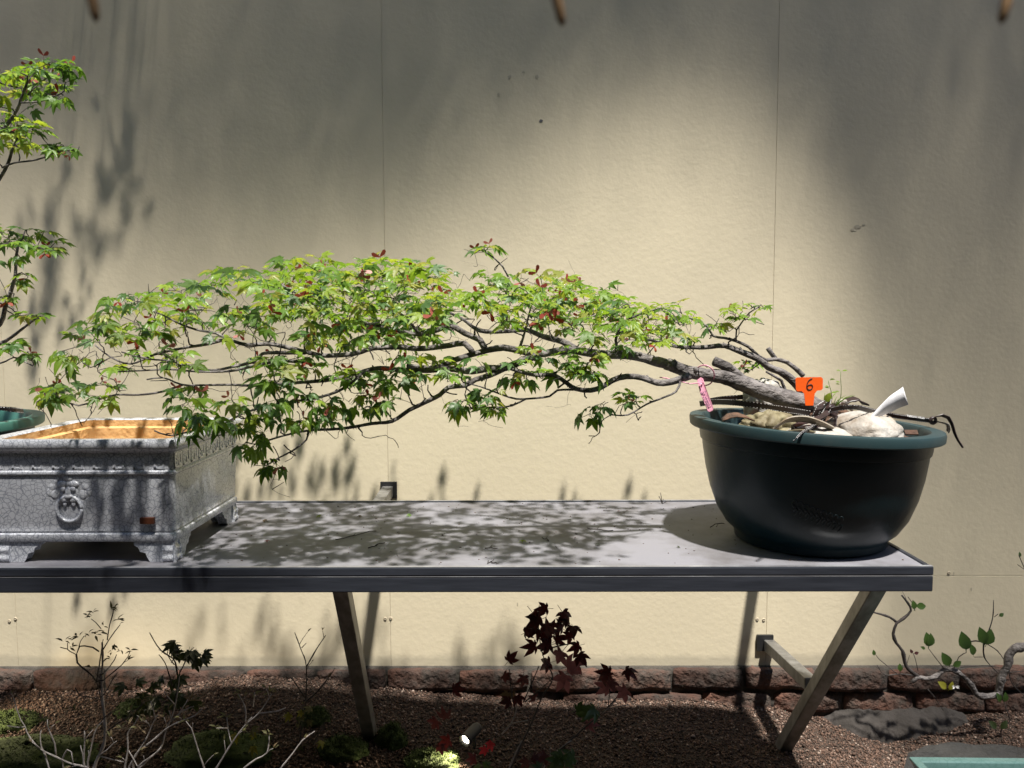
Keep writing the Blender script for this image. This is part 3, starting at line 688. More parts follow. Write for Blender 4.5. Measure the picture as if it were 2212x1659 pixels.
T1.limb('branch', [(1470, 824), (1460, 846), (1430, 860), (1397, 873), (1357, 896), (1320, 896)], 1.66, 1.60, .0026, .0010)
T1.limb('branch', [(1244, 842), (1204, 843), (1187, 856), (1130, 862), (1100, 858), (1037, 835), (1000, 826)], 1.60, 1.58, .0026, .0010)
T1.limb('branch', [(1136, 862), (1107, 876), (1087, 880), (1037, 880), (1017, 881), (1004, 852)], 1.585, 1.56, .0018, .0009)
T1.limb('branch', [(1742, 862), (1722, 832), (1695, 808), (1661, 793), (1635, 774), (1608, 763), (1565, 747), (1525, 750), (1475, 750), (1437, 743), (1390, 730)], 1.80, 1.80, .0115, .003, n=10)
T1.limb('branch', [(1735, 812), (1716, 794), (1701, 783), (1675, 776), (1655, 778), (1635, 767), (1618, 750), (1591, 737), (1565, 730), (1541, 726), (1525, 703), (1495, 690), (1475, 680)], 1.84, 1.80, .0062, .0013)
T1.limb('branch', [(1677, 777), (1668, 765), (1659, 752)], 1.84, 1.84, .0050, .0058)
T1.limb('branch', [(1590, 737), (1591, 713), (1598, 703), (1618, 676), (1641, 663)], 1.81, 1.80, .0016, .0008)
T1.limb('branch', [(1700, 862), (1695, 840), (1688, 822), (1672, 812), (1655, 803)], 1.74, 1.72, .0052, .0024)
T1.limb('branch', [(1620, 835), (1590, 808), (1570, 792), (1543, 780)], 1.70, 1.69, .0110, .0105, n=11)
T1.limb('branch', [(1775, 878), (1748, 860), (1733, 842), (1725, 835)], 1.75, 1.76, .014, .0095, n=10)
T1.limb('branch', [(1098, 598), (1085, 575), (1070, 560), (1050, 545)], 1.72, 1.70, .0014, .0008)
T1.limb('branch', [(1085, 715), (1095, 690), (1092, 650), (1100, 600)], 1.80, 1.72, .0026, .0014)
T1.limb('branch', [(1205, 838), (1228, 822), (1262, 800), (1270, 785)], 1.60, 1.56, .0022, .0009)
T1.limb('branch', [(1190, 735), (1215, 715), (1240, 700), (1290, 680), (1330, 670)], 1.75, 1.82, .0035, .0014)
T1.limb('branch', [(1340, 766), (1330, 735), (1345, 700), (1380, 680), (1430, 665)], 1.68, 1.60, .0040, .0012)
T1.limb('branch', [(1120, 757), (1130, 730), (1140, 690), (1150, 650)], 1.66, 1.56, .0034, .0012)
T1.limb('branch', [(905, 722), (880, 690), (840, 660), (800, 630)], 1.68, 1.60, .0036, .0012)
T1.limb('branch', [(740, 690), (700, 670), (650, 640), (600, 610)], 1.70, 1.78, .0034, .0012)
CL = [  # cx, cy, rx, ry, shoots, droop, young share, leaf size, depth range; share also paints sunlit tops
    (650, 590, 70, 38, 24, .1, .85, .033), (720, 600, 90, 45, 34, .08, .9, .033), (820, 600, 100, 38, 42, .05, .92, .033), (910, 600, 70, 34, 28, .05, .9, .033),
    (640, 650, 80, 40, 26, .12, .75, .034), (740, 660, 100, 40, 38, .1, .8, .034), (850, 660, 100, 36, 38, .08, .8, .034), (950, 650, 60, 35, 20, .1, .8, .033),
    (700, 715, 110, 36, 26, .2, .5, .036), (840, 715, 110, 34, 26, .2, .5, .035), (940, 705, 60, 25, 10, .2, .5, .034),
    (1090, 640, 70, 38, 26, .08, .9, .032), (1170, 630, 80, 36, 32, .05, .92, .032), (1240, 640, 70, 36, 26, .05, .9, .032), (1150, 685, 110, 32, 26, .12, .7, .033), (1250, 690, 80, 30, 20, .12, .7, .033),
    (1310, 660, 50, 35, 18, .1, .85, .033), (1350, 690, 70, 35, 22, .1, .75, .033), (1420, 700, 60, 30, 15, .12, .7, .033), (1390, 735, 60, 20, 9, .2, .6, .033), (1455, 665, 28, 14, 4, .1, .8, .032),
    (560, 610, 55, 32, 14, .15, .7, .035), (490, 610, 70, 30, 18, .2, .6, .035), (410, 625, 65, 26, 14, .25, .5, .035), (560, 670, 70, 32, 12, .2, .5, .035), (450, 670, 80, 28, 12, .25, .45, .035),
    (320, 650, 70, 26, 13, .3, .45, .036), (270, 690, 60, 26, 10, .35, .35, .036), (370, 700, 70, 24, 8, .3, .35, .036), (190, 725, 45, 18, 7, .4, .25, .037), (150, 775, 28, 26, 4, .6, .2, .037),
    (115, 845, 42, 14, 5, .45, .25, .036, (1.54, 1.6)), (160, 840, 40, 18, 4, .4, .3, .034), (235, 845, 50, 18, 5, .35, .5, .034), (300, 725, 60, 20, 8, .3, .4, .034), (520, 715, 90, 24, 10, .3, .4, .034), (420, 770, 90, 20, 8, .3, .4, .033), (560, 770, 70, 20, 6, .3, .4, .033), (210, 690, 40, 20, 6, .35, .4, .035), (560, 850, 60, 24, 7, .5, .3, .036), (430, 850, 60, 20, 5, .4, .4, .034), (240, 780, 60, 20, 4, .4, .3, .034), (330, 770, 60, 20, 4, .3, .4, .034),
    (690, 800, 100, 34, 17, .35, .35, .037, (1.48, 1.66)), (800, 840, 90, 36, 16, .4, .3, .038, (1.48, 1.66)), (900, 790, 60, 30, 10, .3, .5, .036, (1.5, 1.66)), (590, 815, 26, 16, 4, .3, .2, .047, (1.45, 1.52)),
    (640, 865, 80, 26, 12, .5, .25, .038, (1.48, 1.62)), (780, 880, 70, 20, 7, .6, .2, .04, (1.46, 1.6)), (500, 885, 55, 22, 7, .6, .25, .038, (1.46, 1.56)), (400, 890, 36, 14, 4, .5, .4, .036, (1.48, 1.56)),
    (450, 920, 70, 22, 8, .8, .2, .038, (1.46, 1.56)), (580, 915, 60, 26, 8, .7, .2, .037, (1.48, 1.6)), (670, 905, 50, 20, 5, .6, .2, .036, (1.5, 1.6)), (590, 995, 26, 14, 3, .8, .2, .034, (1.52, 1.56)), (545, 950, 16, 22, 2, 1., .2, .034, (1.5, 1.58)),
    (1010, 800, 55, 26, 8, .25, .5, .034, (1.54, 1.66)), (1130, 800, 60, 20, 7, .25, .6, .033, (1.54, 1.64)), (1235, 790, 55, 24, 10, .3, .5, .034, (1.52, 1.64)), (1260, 805, 25, 12, 4, .4, .3, .036, (1.52, 1.58)),
    (1180, 760, 60, 20, 6, .2, .6, .032, (1.54, 1.66)), (1300, 750, 50, 18, 6, .2, .6, .032, (1.54, 1.66)), (1000, 870, 24, 12, 3, .7, .2, .034, (1.54, 1.58)), (1050, 845, 30, 12, 3, .3, .5, .034, (1.54, 1.6)), (1072, 880, 14, 8, 2, .4, .3, .032, (1.55, 1.58)),
    (1290, 885, 22, 12, 3, .6, .1, .036, (1.56, 1.62)), (1370, 860, 34, 12, 4, .2, .7, .032, (1.58, 1.64)), (1045, 540, 22, 8, 3, .25, .3, .034, (1.68, 1.74)), (1055, 598, 16, 10, 2, .3, .3, .032),
    (1575, 672, 26, 10, 3, .1, .95, .028, (1.78, 1.84)), (1635, 662, 16, 6, 2, .0, 1., .030, (1.78, 1.82)), (1598, 690, 18, 8, 2, .1, .9, .026, (1.78, 1.84)), (1535, 705, 18, 10, 2, .2, .8, .028, (1.78, 1.84)),
    (1495, 735, 22, 12, 4, .2, .7, .028, (1.76, 1.84)), (1610, 792, 24, 10, 3, .1, .6, .027, (1.82, 1.9)), (1478, 690, 22, 16, 4, .15, .8, .03)]
bare = [(t[0] + Vector((rnd.gauss(0, .025), rnd.gauss(0, .03), rnd.gauss(-.022, .024))), None) for q_ in (77, 78) for t in tips_from(CL, random.Random(q_), 1.46, 1.9) if rnd.random() < .85]
T1.grow(tips_from(CL, random.Random(21), 1.36, 2.04) + bare, maple_leaves)
T1.finish(300)

# ---- the maple at the left edge
maple2 = empty('maple_tree', (-1.425, 1.80, BT + .22), 'upright maple partly cut off by the left picture edge', 'bonsai tree')
T2 = Tree(maple2, 9)
T2.limb('trunk', [(-230, 900), (-215, 820), (-190, 740), (-150, 640), (-120, 520), (-90, 430), (-60, 330), (-40, 200)], 1.80, 1.80, .03, .006, n=10)
T2.limb('branch', [(-190, 760), (-110, 745), (-40, 720), (0, 700), (12, 660), (20, 640), (33, 596), (35, 553), (40, 525)], 1.80, 1.74, .009, .0028)
T2.limb('branch', [(-130, 560), (-70, 470), (-20, 410), (0, 385), (18, 352), (28, 320), (38, 300)], 1.80, 1.74, .008, .0026)
T2.limb('branch', [(5, 362), (30, 352), (80, 345), (125, 328), (170, 322)], 1.74, 1.70, .0018, .0009)
T2.limb('branch', [(-60, 320), (-20, 290), (10, 275), (38, 235), (45, 215), (60, 175)], 1.80, 1.74, .006, .0024)
T2.limb('branch', [(45, 222), (80, 220), (110, 212), (130, 203)], 1.74, 1.72, .002, .0009)
T2.limb('branch', [(60, 205), (85, 180), (105, 165), (112, 150)], 1.75, 1.78, .002, .0009)
T2.limb('branch', [(-60, 760), (0, 742), (25, 728), (55, 705), (75, 690)], 1.78, 1.72, .006, .0022)
T2.limb('branch', [(-60, 790), (0, 785), (30, 772), (50, 780), (70, 790)], 1.78, 1.72, .0022, .0009)
CL2 = [(115, 140, 40, 10, 8, .25, .0, .03), (85, 150, 24, 10, 4, .25, .0, .03), (150, 143, 22, 6, 3, .4, .0, .03), (35, 170, 55, 16, 13, .15, .9, .033), (50, 195, 50, 18, 9, .15, .7, .033), (120, 185, 28, 10, 4, .2, .4, .03), (135, 208, 20, 10, 3, .4, .2, .03),
       (30, 240, 50, 14, 4, .3, .3, .03), (40, 280, 55, 12, 11, .15, .95, .034), (30, 310, 40, 14, 6, .2, .7, .033), (125, 315, 36, 8, 5, .4, .15, .03), (160, 325, 16, 5, 2, .4, .2, .024), (55, 505, 55, 12, 9, .3, .6, .034), (110, 530, 36, 12, 6, .35, .5, .034), (20, 540, 40, 18, 6, .3, .3, .034),
       (30, 600, 30, 14, 3, .3, .5, .032), (60, 684, 36, 5, 4, .1, .1, .032), (15, 750, 20, 10, 3, .3, .1, .032), (65, 770, 14, 6, 2, .4, .1, .03), (-60, 250, 70, 90, 20, .2, .6, .034), (-60, 520, 60, 60, 14, .2, .6, .034), (20, 640, 16, 10, 2, .3, .5, .03)]
T2.grow(tips_from(CL2, random.Random(4), 1.66, 1.86), maple_leaves)
T2.finish(300)

# ================================================================ THINGS IN THE POT
bag = MB()
def mound(m, cx, cy, cz, rx, ry, rz, mi, seed, rot=0., n=84, k_=30, am=.27):
    v = []
    for i in range(k_ + 1):
        t = math.pi * .62 * i / k_
        for j in range(n):
            a = 2 * math.pi * j / n; d = Vector((math.sin(t) * math.cos(a), math.sin(t) * math.sin(a), math.cos(t)))
            fold = (abs(math.sin(a * 3.5 + 2.5 * nz((d.x * 1.5, d.z * 1.5, seed)))) ** .6 - .6) * math.sin(t) * 1.0
            q = 1 + am * (.6 * nz(d * 1.7 + Vector((seed, 0, 0))) + fold) - am * .5 * (1 - abs(nz(Vector((d.x * 1.2, d.y * 1.2, d.z * 2.6)) + Vector((0, seed, 0))))) ** 6 + am * .05 * nz(d * 9)
            x, y = d.x * rx * q, d.y * ry * q
            v.append((cx + x * math.cos(rot) - y * math.sin(rot), cy + x * math.sin(rot) + y * math.cos(rot), cz + d.z * rz * q))
    m.add(v, [(i * n + j, (i + 1) * n + j, (i + 1) * n + (j + 1) % n, i * n + (j + 1) % n) for i in range(k_) for j in range(n)], mi)
sack = empty('root_wrap', (PX + .05, PY - .05, BT + .23), 'dirty white sacking wrapped around the maple root ball', 'sack')
c = P(1862, 925, 1.62); m = MB(); mound(m, c.x, c.y, c.z - .014, .078, .085, .050, 0, 3., am=.11); m.build('sack_cover', MT['sack'], sack)
c = P(1765, 935, 1.60); m = MB(); mound(m, c.x, c.y, c.z - .016, .085, .07, .034, 0, 8., .3, am=.14); m.build('sack_fold', MT['sack'], sack)
c = P(1665, 910, 1.66); m = MB(); mound(m, c.x, c.y, c.z - .022, .06, .07, .046, 0, 13., -.4); m.build('sack_fold', MT['sack2'], sack)
c = P(1650, 838, 1.86); m = MB(); mound(m, c.x, c.y, c.z - .04, .05, .05, .065, 0, 17., -.4, am=.25); m.build('sack_fold', MT['sack'], sack)
c = P(1760, 900, 1.74); m = MB(); mound(m, c.x, c.y, c.z - .02, .10, .09, .05, 0, 23., 0, am=.2); m.build('root_ball', MT['soil'], sack)
MT['flap'] = M('cream_wrap', (.44, .40, .34), .65, (.24, .17, .10), 18, 6, bump=.5, bscale=50)
FLAPS = [([(1672, 926, 1.57), (1700, 908, 1.56), (1735, 905, 1.56), (1770, 914, 1.56), (1800, 926, 1.56)], .026, (0, -.8, .5)), ([(1596, 914, 1.64), (1622, 886, 1.64), (1650, 876, 1.66), (1690, 880, 1.68)], .030, (0, -.9, .35)),
         ([(1690, 934, 1.54), (1725, 930, 1.53), (1760, 934, 1.53)], .020, (0, -.9, .3)), ([(1790, 905, 1.58), (1830, 893, 1.55), (1868, 897, 1.55), (1905, 918, 1.56), (1918, 940, 1.56)], .022, (.2, -.8, .45)),
         ([(1800, 920, 1.54), (1845, 912, 1.52), (1890, 918, 1.53), (1915, 938, 1.54)], .024, (0, -.7, .5)), ([(1905, 898, 1.62), (1925, 912, 1.60), (1940, 936, 1.58)], .016, (.9, -.5, .3)), ([(1636, 900, 1.60), (1655, 892, 1.58), (1680, 900, 1.57), (1695, 918, 1.56)], .018, (.2, -.8, .3))]
SACKFLAPS = [FLAPS[0], FLAPS[2], FLAPS[5]]
# dark bark shards and chips
for i, (x, y, Y, l, w, lab) in enumerate([(1845, 868, 1.80, .030, .018, 'dark brown bark shard at the back of the dark green pot'), (1592, 900, 1.62, .034, .014, 'rough bark chip on the soil near the left pot rim')]):
    c = P(x, y, Y); m = MB(); v = []; n = 10
    for k_ in range(5):
        for j in range(n):
            u = j / (n - 1) * 2 - 1; q = k_ / 4; v.append((c.x + u * l * (1 - .1 * q), c.y + (q - .5) * .03, c.z + w * (1 - u * u) * (.6 + .4 * q) * (1 + .3 * nz((u * 3, q * 3, i))) - .006))
    m.add(v, [(a * n + b, a * n + b + 1, (a + 1) * n + b + 1, (a + 1) * n + b) for a in range(4) for b in range(n - 1)])
    o = m.build('bark_shard', MT['ribbon'] if i == 0 else MT['soil']); sd = o.modifiers.new('s', 'SOLIDIFY'); sd.thickness = .003
    tag(o, lab, 'bark')
for i, (x, y) in enumerate(((1820, 868), (1838, 880), (1808, 872))):
    c = P(x, y, 1.76); m = MB(); m.ball(c, .010, .008, .007, 9, 7, amp=.5, fr=14)
    tag(m.build('pale_stone', MT['sack']), ['pale pebble right of the orange number tag', 'pale pebble beside the dark bark shard', 'pale pebble lowest behind the ribbon knot'][i], 'pebble')
# ribbon
rib = empty('ribbon', (PX + .1, PY - .1, BT + .25), 'dark brown ribbon with white stitching tied around the root ball', 'ribbon')
def strip(px, w, side, parent=rib, mat=MT['ribbon'], stitch=True, name='ribbon_band', th=.0008, step=.008):
    pts = resample([P(x, y, Y) for (x, y, Y) in px], step); n = len(pts); m = MB(); v = []; S = []
    for i, p in enumerate(pts):
        t = (pts[min(i + 1, n - 1)] - pts[max(i - 1, 0)]).normalized(); u = i / (n - 1)
        sd = Vector(side(u) if callable(side) else side); sd = (sd - t * sd.dot(t)).normalized(); nn = t.cross(sd); ww = (w(u) if callable(w) else w) / 2
        S.append((p, t, sd, nn, ww))
        v += [p - sd * ww - nn * th, p + sd * ww - nn * th, p + sd * ww + nn * th, p - sd * ww + nn * th]
    m.loft([v[i * 4:i * 4 + 4] for i in range(n)]); band = m.build(name, mat, parent, smooth_=False)
    if stitch:
        q = MB(); acc = 0.
        for (p, t, sd, nn, ww), nx_ in zip(S, S[1:]):
            L_ = (nx_[0] - p).length; k_ = max(1, int(L_ / .0042))
            for j in range(k_):
                c = lerp(p, nx_[0], (j + .5) / k_)
                for e in (-1, 1): q.obox(c + sd * e * (ww - .0011), t * .0013, sd * .0005, nn * (th + .0006))
        q.build('stitching', MT['stitch'], band, smooth_=False)
    return S
up = (0, -.25, 1)
for i, (pp, ww, sd_) in enumerate(SACKFLAPS): strip(pp, (lambda u, w=ww: w * (.45 + .55 * math.sin(math.pi * min(1, u * .9 + .1)))), sd_, sack, MT['flap'] if i % 2 == 0 else MT['sack2'], False, 'sack_flap', .0012, .006)
strip([(1512, 872, 1.83), (1545, 868, 1.78), (1590, 870, 1.72), (1640, 876, 1.68), (1700, 885, 1.66), (1750, 893, 1.66)], .0135, up)
strip([(1520, 868, 1.86), (1560, 861, 1.87), (1617, 857, 1.87), (1680, 856, 1.84), (1760, 864, 1.79)], .012, up)
strip([(1795, 886, 1.63), (1822, 880, 1.585), (1852, 880, 1.575), (1880, 887, 1.60), (1905, 893, 1.65), (1930, 898, 1.68), (1975, 904, 1.69), (2013, 909, 1.70)], .0115, (0, -.6, 1))
strip([(1757, 905, 1.66), (1770, 880, 1.655), (1783, 868, 1.67), (1792, 862, 1.70)], .013, (1, -.2, .3))
strip([(1792, 862, 1.69), (1787, 880, 1.655), (1775, 898, 1.64), (1752, 908, 1.65)], .013, (.8, -.4, .6))
strip([(1792, 888, 1.64), (1776, 908, 1.61), (1755, 922, 1.55), (1734, 934, 1.48), (1717, 950, 1.452)], .0115, (.7, .1, .75))
strip([(1792, 888, 1.64), (1770, 902, 1.60), (1738, 912, 1.58), (1712, 924, 1.56), (1740, 928, 1.56), (1785, 912, 1.6)], .0125, (0, 1, .35), stitch=False)
strip([(1796, 890, 1.64), (1806, 905, 1.60), (1798, 925, 1.585), (1775, 928, 1.58), (1760, 918, 1.59)], .011, (.4, 1, .4), stitch=False)
strip([(2013, 909, 1.70), (2035, 913, 1.70), (2047, 917, 1.70), (2049, 926, 1.70), (2047, 932, 1.705)], .011, (0, -1, .1))
strip([(2010, 907, 1.695), (2022, 900, 1.69), (2035, 897, 1.69), (2048, 902, 1.69), (2056, 915, 1.69), (2062, 935, 1.69), (2070, 952, 1.69), (2080, 967, 1.69)], lambda u: .0095 * (1 - .55 * u), lambda u: (1, -.9, .8) if u < .4 else (.5, -1, .2), stitch=False)
m = MB(); c = P(1796, 886, 1.645)
m.tube([c + Vector((.009 * math.cos(a), .004 * math.sin(2 * a), .009 * math.sin(a))) for a in [6.283 * i / 16 for i in range(17)]], .0045, 7, wob=.3)
m.tube([c + Vector((-.012, 0, .004)), c + Vector((0, -.006, 0)), c + Vector((.011, 0, -.006))], .0045, 7); m.build('knot', MT['ribbon'], rib)
c = P(2014, 908, 1.698); m = MB(); m.tube([c + Vector((.006 * math.cos(a), -.003, .006 * math.sin(a))) for a in [6.283 * i / 12 for i in range(13)]], .004, 7, wob=.3); m.build('knot', MT['ribbon'], rib)
def text_mesh(body, size, M4, name, mat, parent, ext=.0002):
    cu = bpy.data.curves.new(name, 'FONT'); cu.body = body; cu.size = size; cu.extrude = ext; cu.align_x = 'CENTER'; cu.align_y = 'CENTER'
    o = bpy.data.objects.new(name, cu); COL.objects.link(o); dg = bpy.context.evaluated_depsgraph_get(); me = bpy.data.meshes.new_from_object(o.evaluated_get(dg))
    bpy.data.objects.remove(o); me.materials.clear(); me.materials.append(mat); p = link(name, me, parent); p.matrix_basis = M4; return p
def face_matrix(c, xdir, zdir):
    x = Vector(xdir).normalized(); z = Vector(zdir); z = (z - x * z.dot(x)).normalized(); y = z.cross(x)
    return Matrix(((x.x, y.x, z.x, c[0]), (x.y, y.y, z.y, c[1]), (x.z, y.z, z.z, c[2]), (0, 0, 0, 1)))
ta, tb = P(1955, 899, 1.684), P(1998, 905, 1.694)
text_mesh('TUSCAN HILLS', .0068, face_matrix((ta + tb) / 2 + Vector((0, -.0022, .0016)), tb - ta, (0, -1, .55)), 'ribbon_lettering', MT['stitch'], rib)
# ribbon over the left pot
rib2 = empty('ribbon', P(20, 884, 1.72), 'dark ribbon with white stitches across the left edge pot', 'ribbon')
strip([(-60, 878, 1.70), (0, 882, 1.70), (30, 885, 1.72), (50, 888, 1.76)], .011, (0, -.7, 1), rib2)
# white cloth strip
S_ = strip([(1869, 928, 1.57), (1876, 915, 1.575), (1887, 901, 1.58), (1905, 886, 1.59), (1930, 869, 1.60), (1956, 855, 1.605)], lambda u: .003 + .036 * smooth(.0, .75, u) + .003 * u, lambda u: (-.62 - .2 * u, -.2 - .5 * math.sin(u * 3.), .75), parent=None, mat=MT['cloth'], stitch=False, name='cloth_strip', step=.004)
for o in bpy.data.objects:
    if o.name == 'cloth_strip': tag(o, 'white cloth strip sticking up from the sacking in the pot', 'cloth strip'); o.data.polygons.foreach_set('use_smooth', [True] * len(o.data.polygons))
# orange number tag
Yt = 1.655; tg = empty('number_tag', P(1748, 870, Yt), 'orange plastic plant tag with a black 6', 'plant tag')
out = [(1740, 876), (1757, 876), (1760, 850), (1765, 844), (1774, 843), (1777.5, 839), (1777.5, 818), (1774, 814.5), (1722, 815.5), (1718.5, 819), (1719.5, 842), (1723, 845.5), (1732, 845), (1737, 850)]
fr = [P(x, y, Yt) for x, y in out]; n = len(fr); m = MB()
m.add(fr + [p + Vector((0, .0014, 0)) for p in fr], [tuple(range(n)), tuple(range(2 * n - 1, n - 1, -1))] + [(i, n + i, n + (i + 1) % n, (i + 1) % n) for i in range(n)]); plate = m.build('tag_plate', MT['orange'], tg, smooth_=False)
six = [(1754.5, 817.5), (1749, 820.5), (1745, 826), (1743, 833), (1743.5, 838.5), (1747, 841.5), (1751.5, 841), (1755, 837.5), (1754.5, 832.5), (1751, 830.5), (1746.5, 832), (1744, 836)]
m = MB(); m.tube(resample([P(x, y, Yt - .0004) for x, y in six], .0012), .00105, 6); m.build('numeral_six', MT['ink'], plate)
# pink looped tag
pk = empty('loop_tag', P(1520, 820, 1.66), 'pink plastic loop tag hanging from the trunk', 'plant tag')
fr = [P(x, y, Y) for x, y, Y in ((1506, 821, 1.663), (1514, 815, 1.663), (1519, 818, 1.662), (1524, 835, 1.657), (1541, 880, 1.65), (1540, 886, 1.65), (1533, 890, 1.65), (1529, 888, 1.65), (1512, 848, 1.655))]
n = len(fr); m = MB(); m.add(fr + [p + Vector((0, .0012, 0)) for p in fr], [tuple(range(n)), tuple(range(2 * n - 1, n - 1, -1))] + [(i, n + i, n + (i + 1) % n, (i + 1) % n) for i in range(n)]); plate = m.build('tag_plate', MT['pink'], pk, smooth_=False)
ring = [P(1521 + 22 * math.cos(a), 811 - 22 * math.sin(a), 1.69 + .032 * math.cos(a * 1.0 + 2.2)) for a in np.linspace(R(-120), R(140), 22)]
m = MB(); m.tube([P(1517, 826, 1.655)] + ring[2:] , .0016, 7); m.tube([P(1515, 827, 1.655), P(1490, 829, 1.655), P(1465, 823, 1.66), P(1440, 817, 1.67), P(1425, 815, 1.68)], .0013, 7)
m.lathe([(.0005, .001), (.003, .001), (.0034, -.001)], 12, P(1514, 829, 1.652)); m.build('loop', MT['pink'], pk)
m = MB(); a, b = P(1518, 845, 1.6545), P(1532, 876, 1.6495); d = (b - a); s_ = Vector((d.z, 0, -d.x)).normalized()
for i in range(26): 
    c = a + d * (i / 25); h_ = rnd.choice((.0006, .0004, .0009))
    for e in (-.0045, 0, .0045): 
        if rnd.random() < .62: m.obox(c + s_ * e + Vector((0, -.0006, 0)), s_ * rnd.uniform(.0008, .002), d.normalized() * h_ * .6, Vector((0, .0003, 0)))
m.build('tag_print', MT['pinkink'], plate, smooth_=False)
# tiny weeds
for i, (base, top, lab) in enumerate([((1814, 868), (1818, 803), 'taller thin weed sprout behind the orange number tag'), ((1796, 862), (1791, 822), 'shorter thin weed sprout just right of the orange number tag')]):
    w = empty('weed_sprout', P(*base, 1.76), lab, 'weed'); m = MB(); a, b = P(*base, 1.76), P(*top, 1.76)
    pts = [lerp(a, b, t) + Vector((.002 * math.sin(t * 5), 0, 0)) for t in (0, .25, .5, .75, 1)]; m.tube(pts, [.0009, .0008, .0007, .0006, .0006], 5); m.build('stem', LEAF[1], w)
    its = []
    for q, t in enumerate((1, 1, .62, .55, .3)):
        its.append((leaf_matrix(lerp(a, b, t), (rnd.choice((-1, 1)), -.3, .5), (0, -.4, 1), .011), 6, LEAF[0], 1))
    place_leaves(its, w)
gt = empty('weed_tuft', P(1790, 880, 1.66), 'low green grassy weed beside the ribbon knot', 'weed'); m = MB()
for i in range(16):
    a = P(1785 + rnd.uniform(-8, 30), 880 + rnd.uniform(-8, 4), 1.68); d = Vector((rnd.uniform(-.5, 1), rnd.uniform(-.4, .2), rnd.uniform(.2, .8))) * .035
    m.tube([a, a + d * .5 + Vector((0, 0, .004)), a + d], [.0009, .0007, .0003], 4)
m.build('blades', LEAF[0], gt)
place_leaves([(leaf_matrix(P(1783, 872, 1.655), (.1, -.5, .9), (-.6, -1, .4), .022), 6, LEAF[3], 1)], gt)

# ================================================================ UNDER THE BENCH
def moss_mound(x, y, Y, rx, ry, rz, label, seed):
    c = P(x, y, Y); m = MB(); r_ = random.Random(seed); n = 40; kk = 14; v = []
    z0 = ground_z(c.x, c.y) - .005
    for i in range(kk + 1):
        t = math.pi / 2 * i / kk
        for j in range(n):
            a = 2 * math.pi * j / n; d = Vector((math.sin(t) * math.cos(a), math.sin(t) * math.sin(a), math.cos(t)))
            q = 1 + .22 * nz(d * 2.2 + Vector((seed, 0, 0))) + .10 * nz(d * 7 + Vector((seed, 3, 0))); v.append((c.x + d.x * rx * q, c.y + d.y * ry * q, z0 + d.z * rz * q))
    t = empty('moss_mound', (c.x, c.y, z0), label, 'moss')
    m.add(v, [(i * n + j, (i + 1) * n + j, (i + 1) * n + (j + 1) % n, i * n + (j + 1) % n) for i in range(kk) for j in range(n)]); m.build('moss_cushion', MT['moss'], t)
    f = MB()
    for i in range(1500):
        p = Vector(v[r_.randrange(len(v) - n)]) + Vector((r_.uniform(-1, 1), r_.uniform(-1, 1), r_.uniform(-.3, .6))) * .006
        a = r_.uniform(0, 6.283); s_ = r_.uniform(.0018, .0040); d = Vector((math.cos(a), math.sin(a), r_.uniform(-.2, 1))) * s_; e = Vector((-math.sin(a), math.cos(a), 0)) * s_ * .6
        f.add([p - e, p + e, p + d + e * .2 + Vector((0, 0, s_))], [(0, 1, 2)])
    tag(f.build('moss_tips', MT['moss'], t), kind='stuff')
moss_mound(845, 1605, 2.12, .045, .04, .05, 'green moss clump at the foot of the left bench leg', 1.)
moss_mound(930, 1650, 2.04, .085, .06, .035, 'moss clump lit by the small garden lamp', 2.)
moss_mound(60, 1640, 2.03, .20, .10, .05, 'broad dark moss mound at the lower left corner', 3.)
moss_mound(20, 1565, 2.2, .10, .06, .035, 'sunlit moss patch at the left edge beside the gravel', 4.)
moss_mound(480, 1640, 2.04, .15, .09, .05, 'dark moss mound between the bare shrub stems', 5.)
moss_mound(300, 1525, 2.25, .07, .05, .03, 'small moss patch on gravel near the brick footing', 6.)
moss_mound(740, 1650, 2.06, .07, .05, .035, 'moss mound left of the left bench leg foot', 7.)
moss_mound(680, 1570, 2.17, .045, .04, .03, 'round moss tuft behind the yellow leaved seedling', 8.)

def lamp(name, c, aim, label, energy, lit=True):
    t = empty(name, c, label, 'lamp'); aim = Vector(aim).normalized(); M4 = aim.to_track_quat('Z', 'Y').to_matrix().to_4x4(); c = Vector(c)
    def part(n, prof, mat):
        m = MB(); m.lathe(prof, 20); me = m.mesh(n, mat); o = link(n, me, t); o.matrix_basis = Matrix.Translation(c) @ M4; return o
    part('housing', [(.001, -.06), (.012, -.06), (.016, -.05), (.0165, .0), (.018, .004), (.018, .010), (.0165, .010), (.0118, .001)], MT['black'])
    em = bpy.data.materials.new('lamp_lens'); em.use_nodes = True; b = em.node_tree.nodes['Principled BSDF']; b.inputs['Emission Color'].default_value = (1, .88, .68, 1); b.inputs['Emission Strength'].default_value = 25
    part('lens', [(.0005, .0035), (.006, .003), (.0115, .001)], em)
    m = MB(); m.tube([c - aim * .04, c - aim * .04 + Vector((0, 0, -.09))], .004, 8); m.build('spike', MT['black'], t)
    ld = bpy.data.lights.new('lamp_light', 'SPOT'); ld.energy = energy; ld.spot_size = R(120); ld.spot_blend = .8; ld.color = (1, .83, .58); ld.shadow_soft_size = .012
    lo = bpy.data.objects.new('lamp_light', ld); COL.objects.link(lo); lo.parent = t; lo.matrix_parent_inverse = Matrix.Translation(-t.location)
    lo.matrix_basis = Matrix.Translation(c + aim * .014) @ (-aim).to_track_quat('Z', 'Y').to_matrix().to_4x4()
    return t
lamp('garden_lamp', P(1007, 1596, 2.07), (-.5, -.78, -.16), 'small glowing garden spotlight in the gravel under the bench', 4.)
lamp('garden_lamp', (-1.62, 2.13, .17), (.80, .30, -.62), 'added unseen spotlight beyond the left edge warming the gravel', 2.4)  # lamp added out of view to warm the gravel at the left

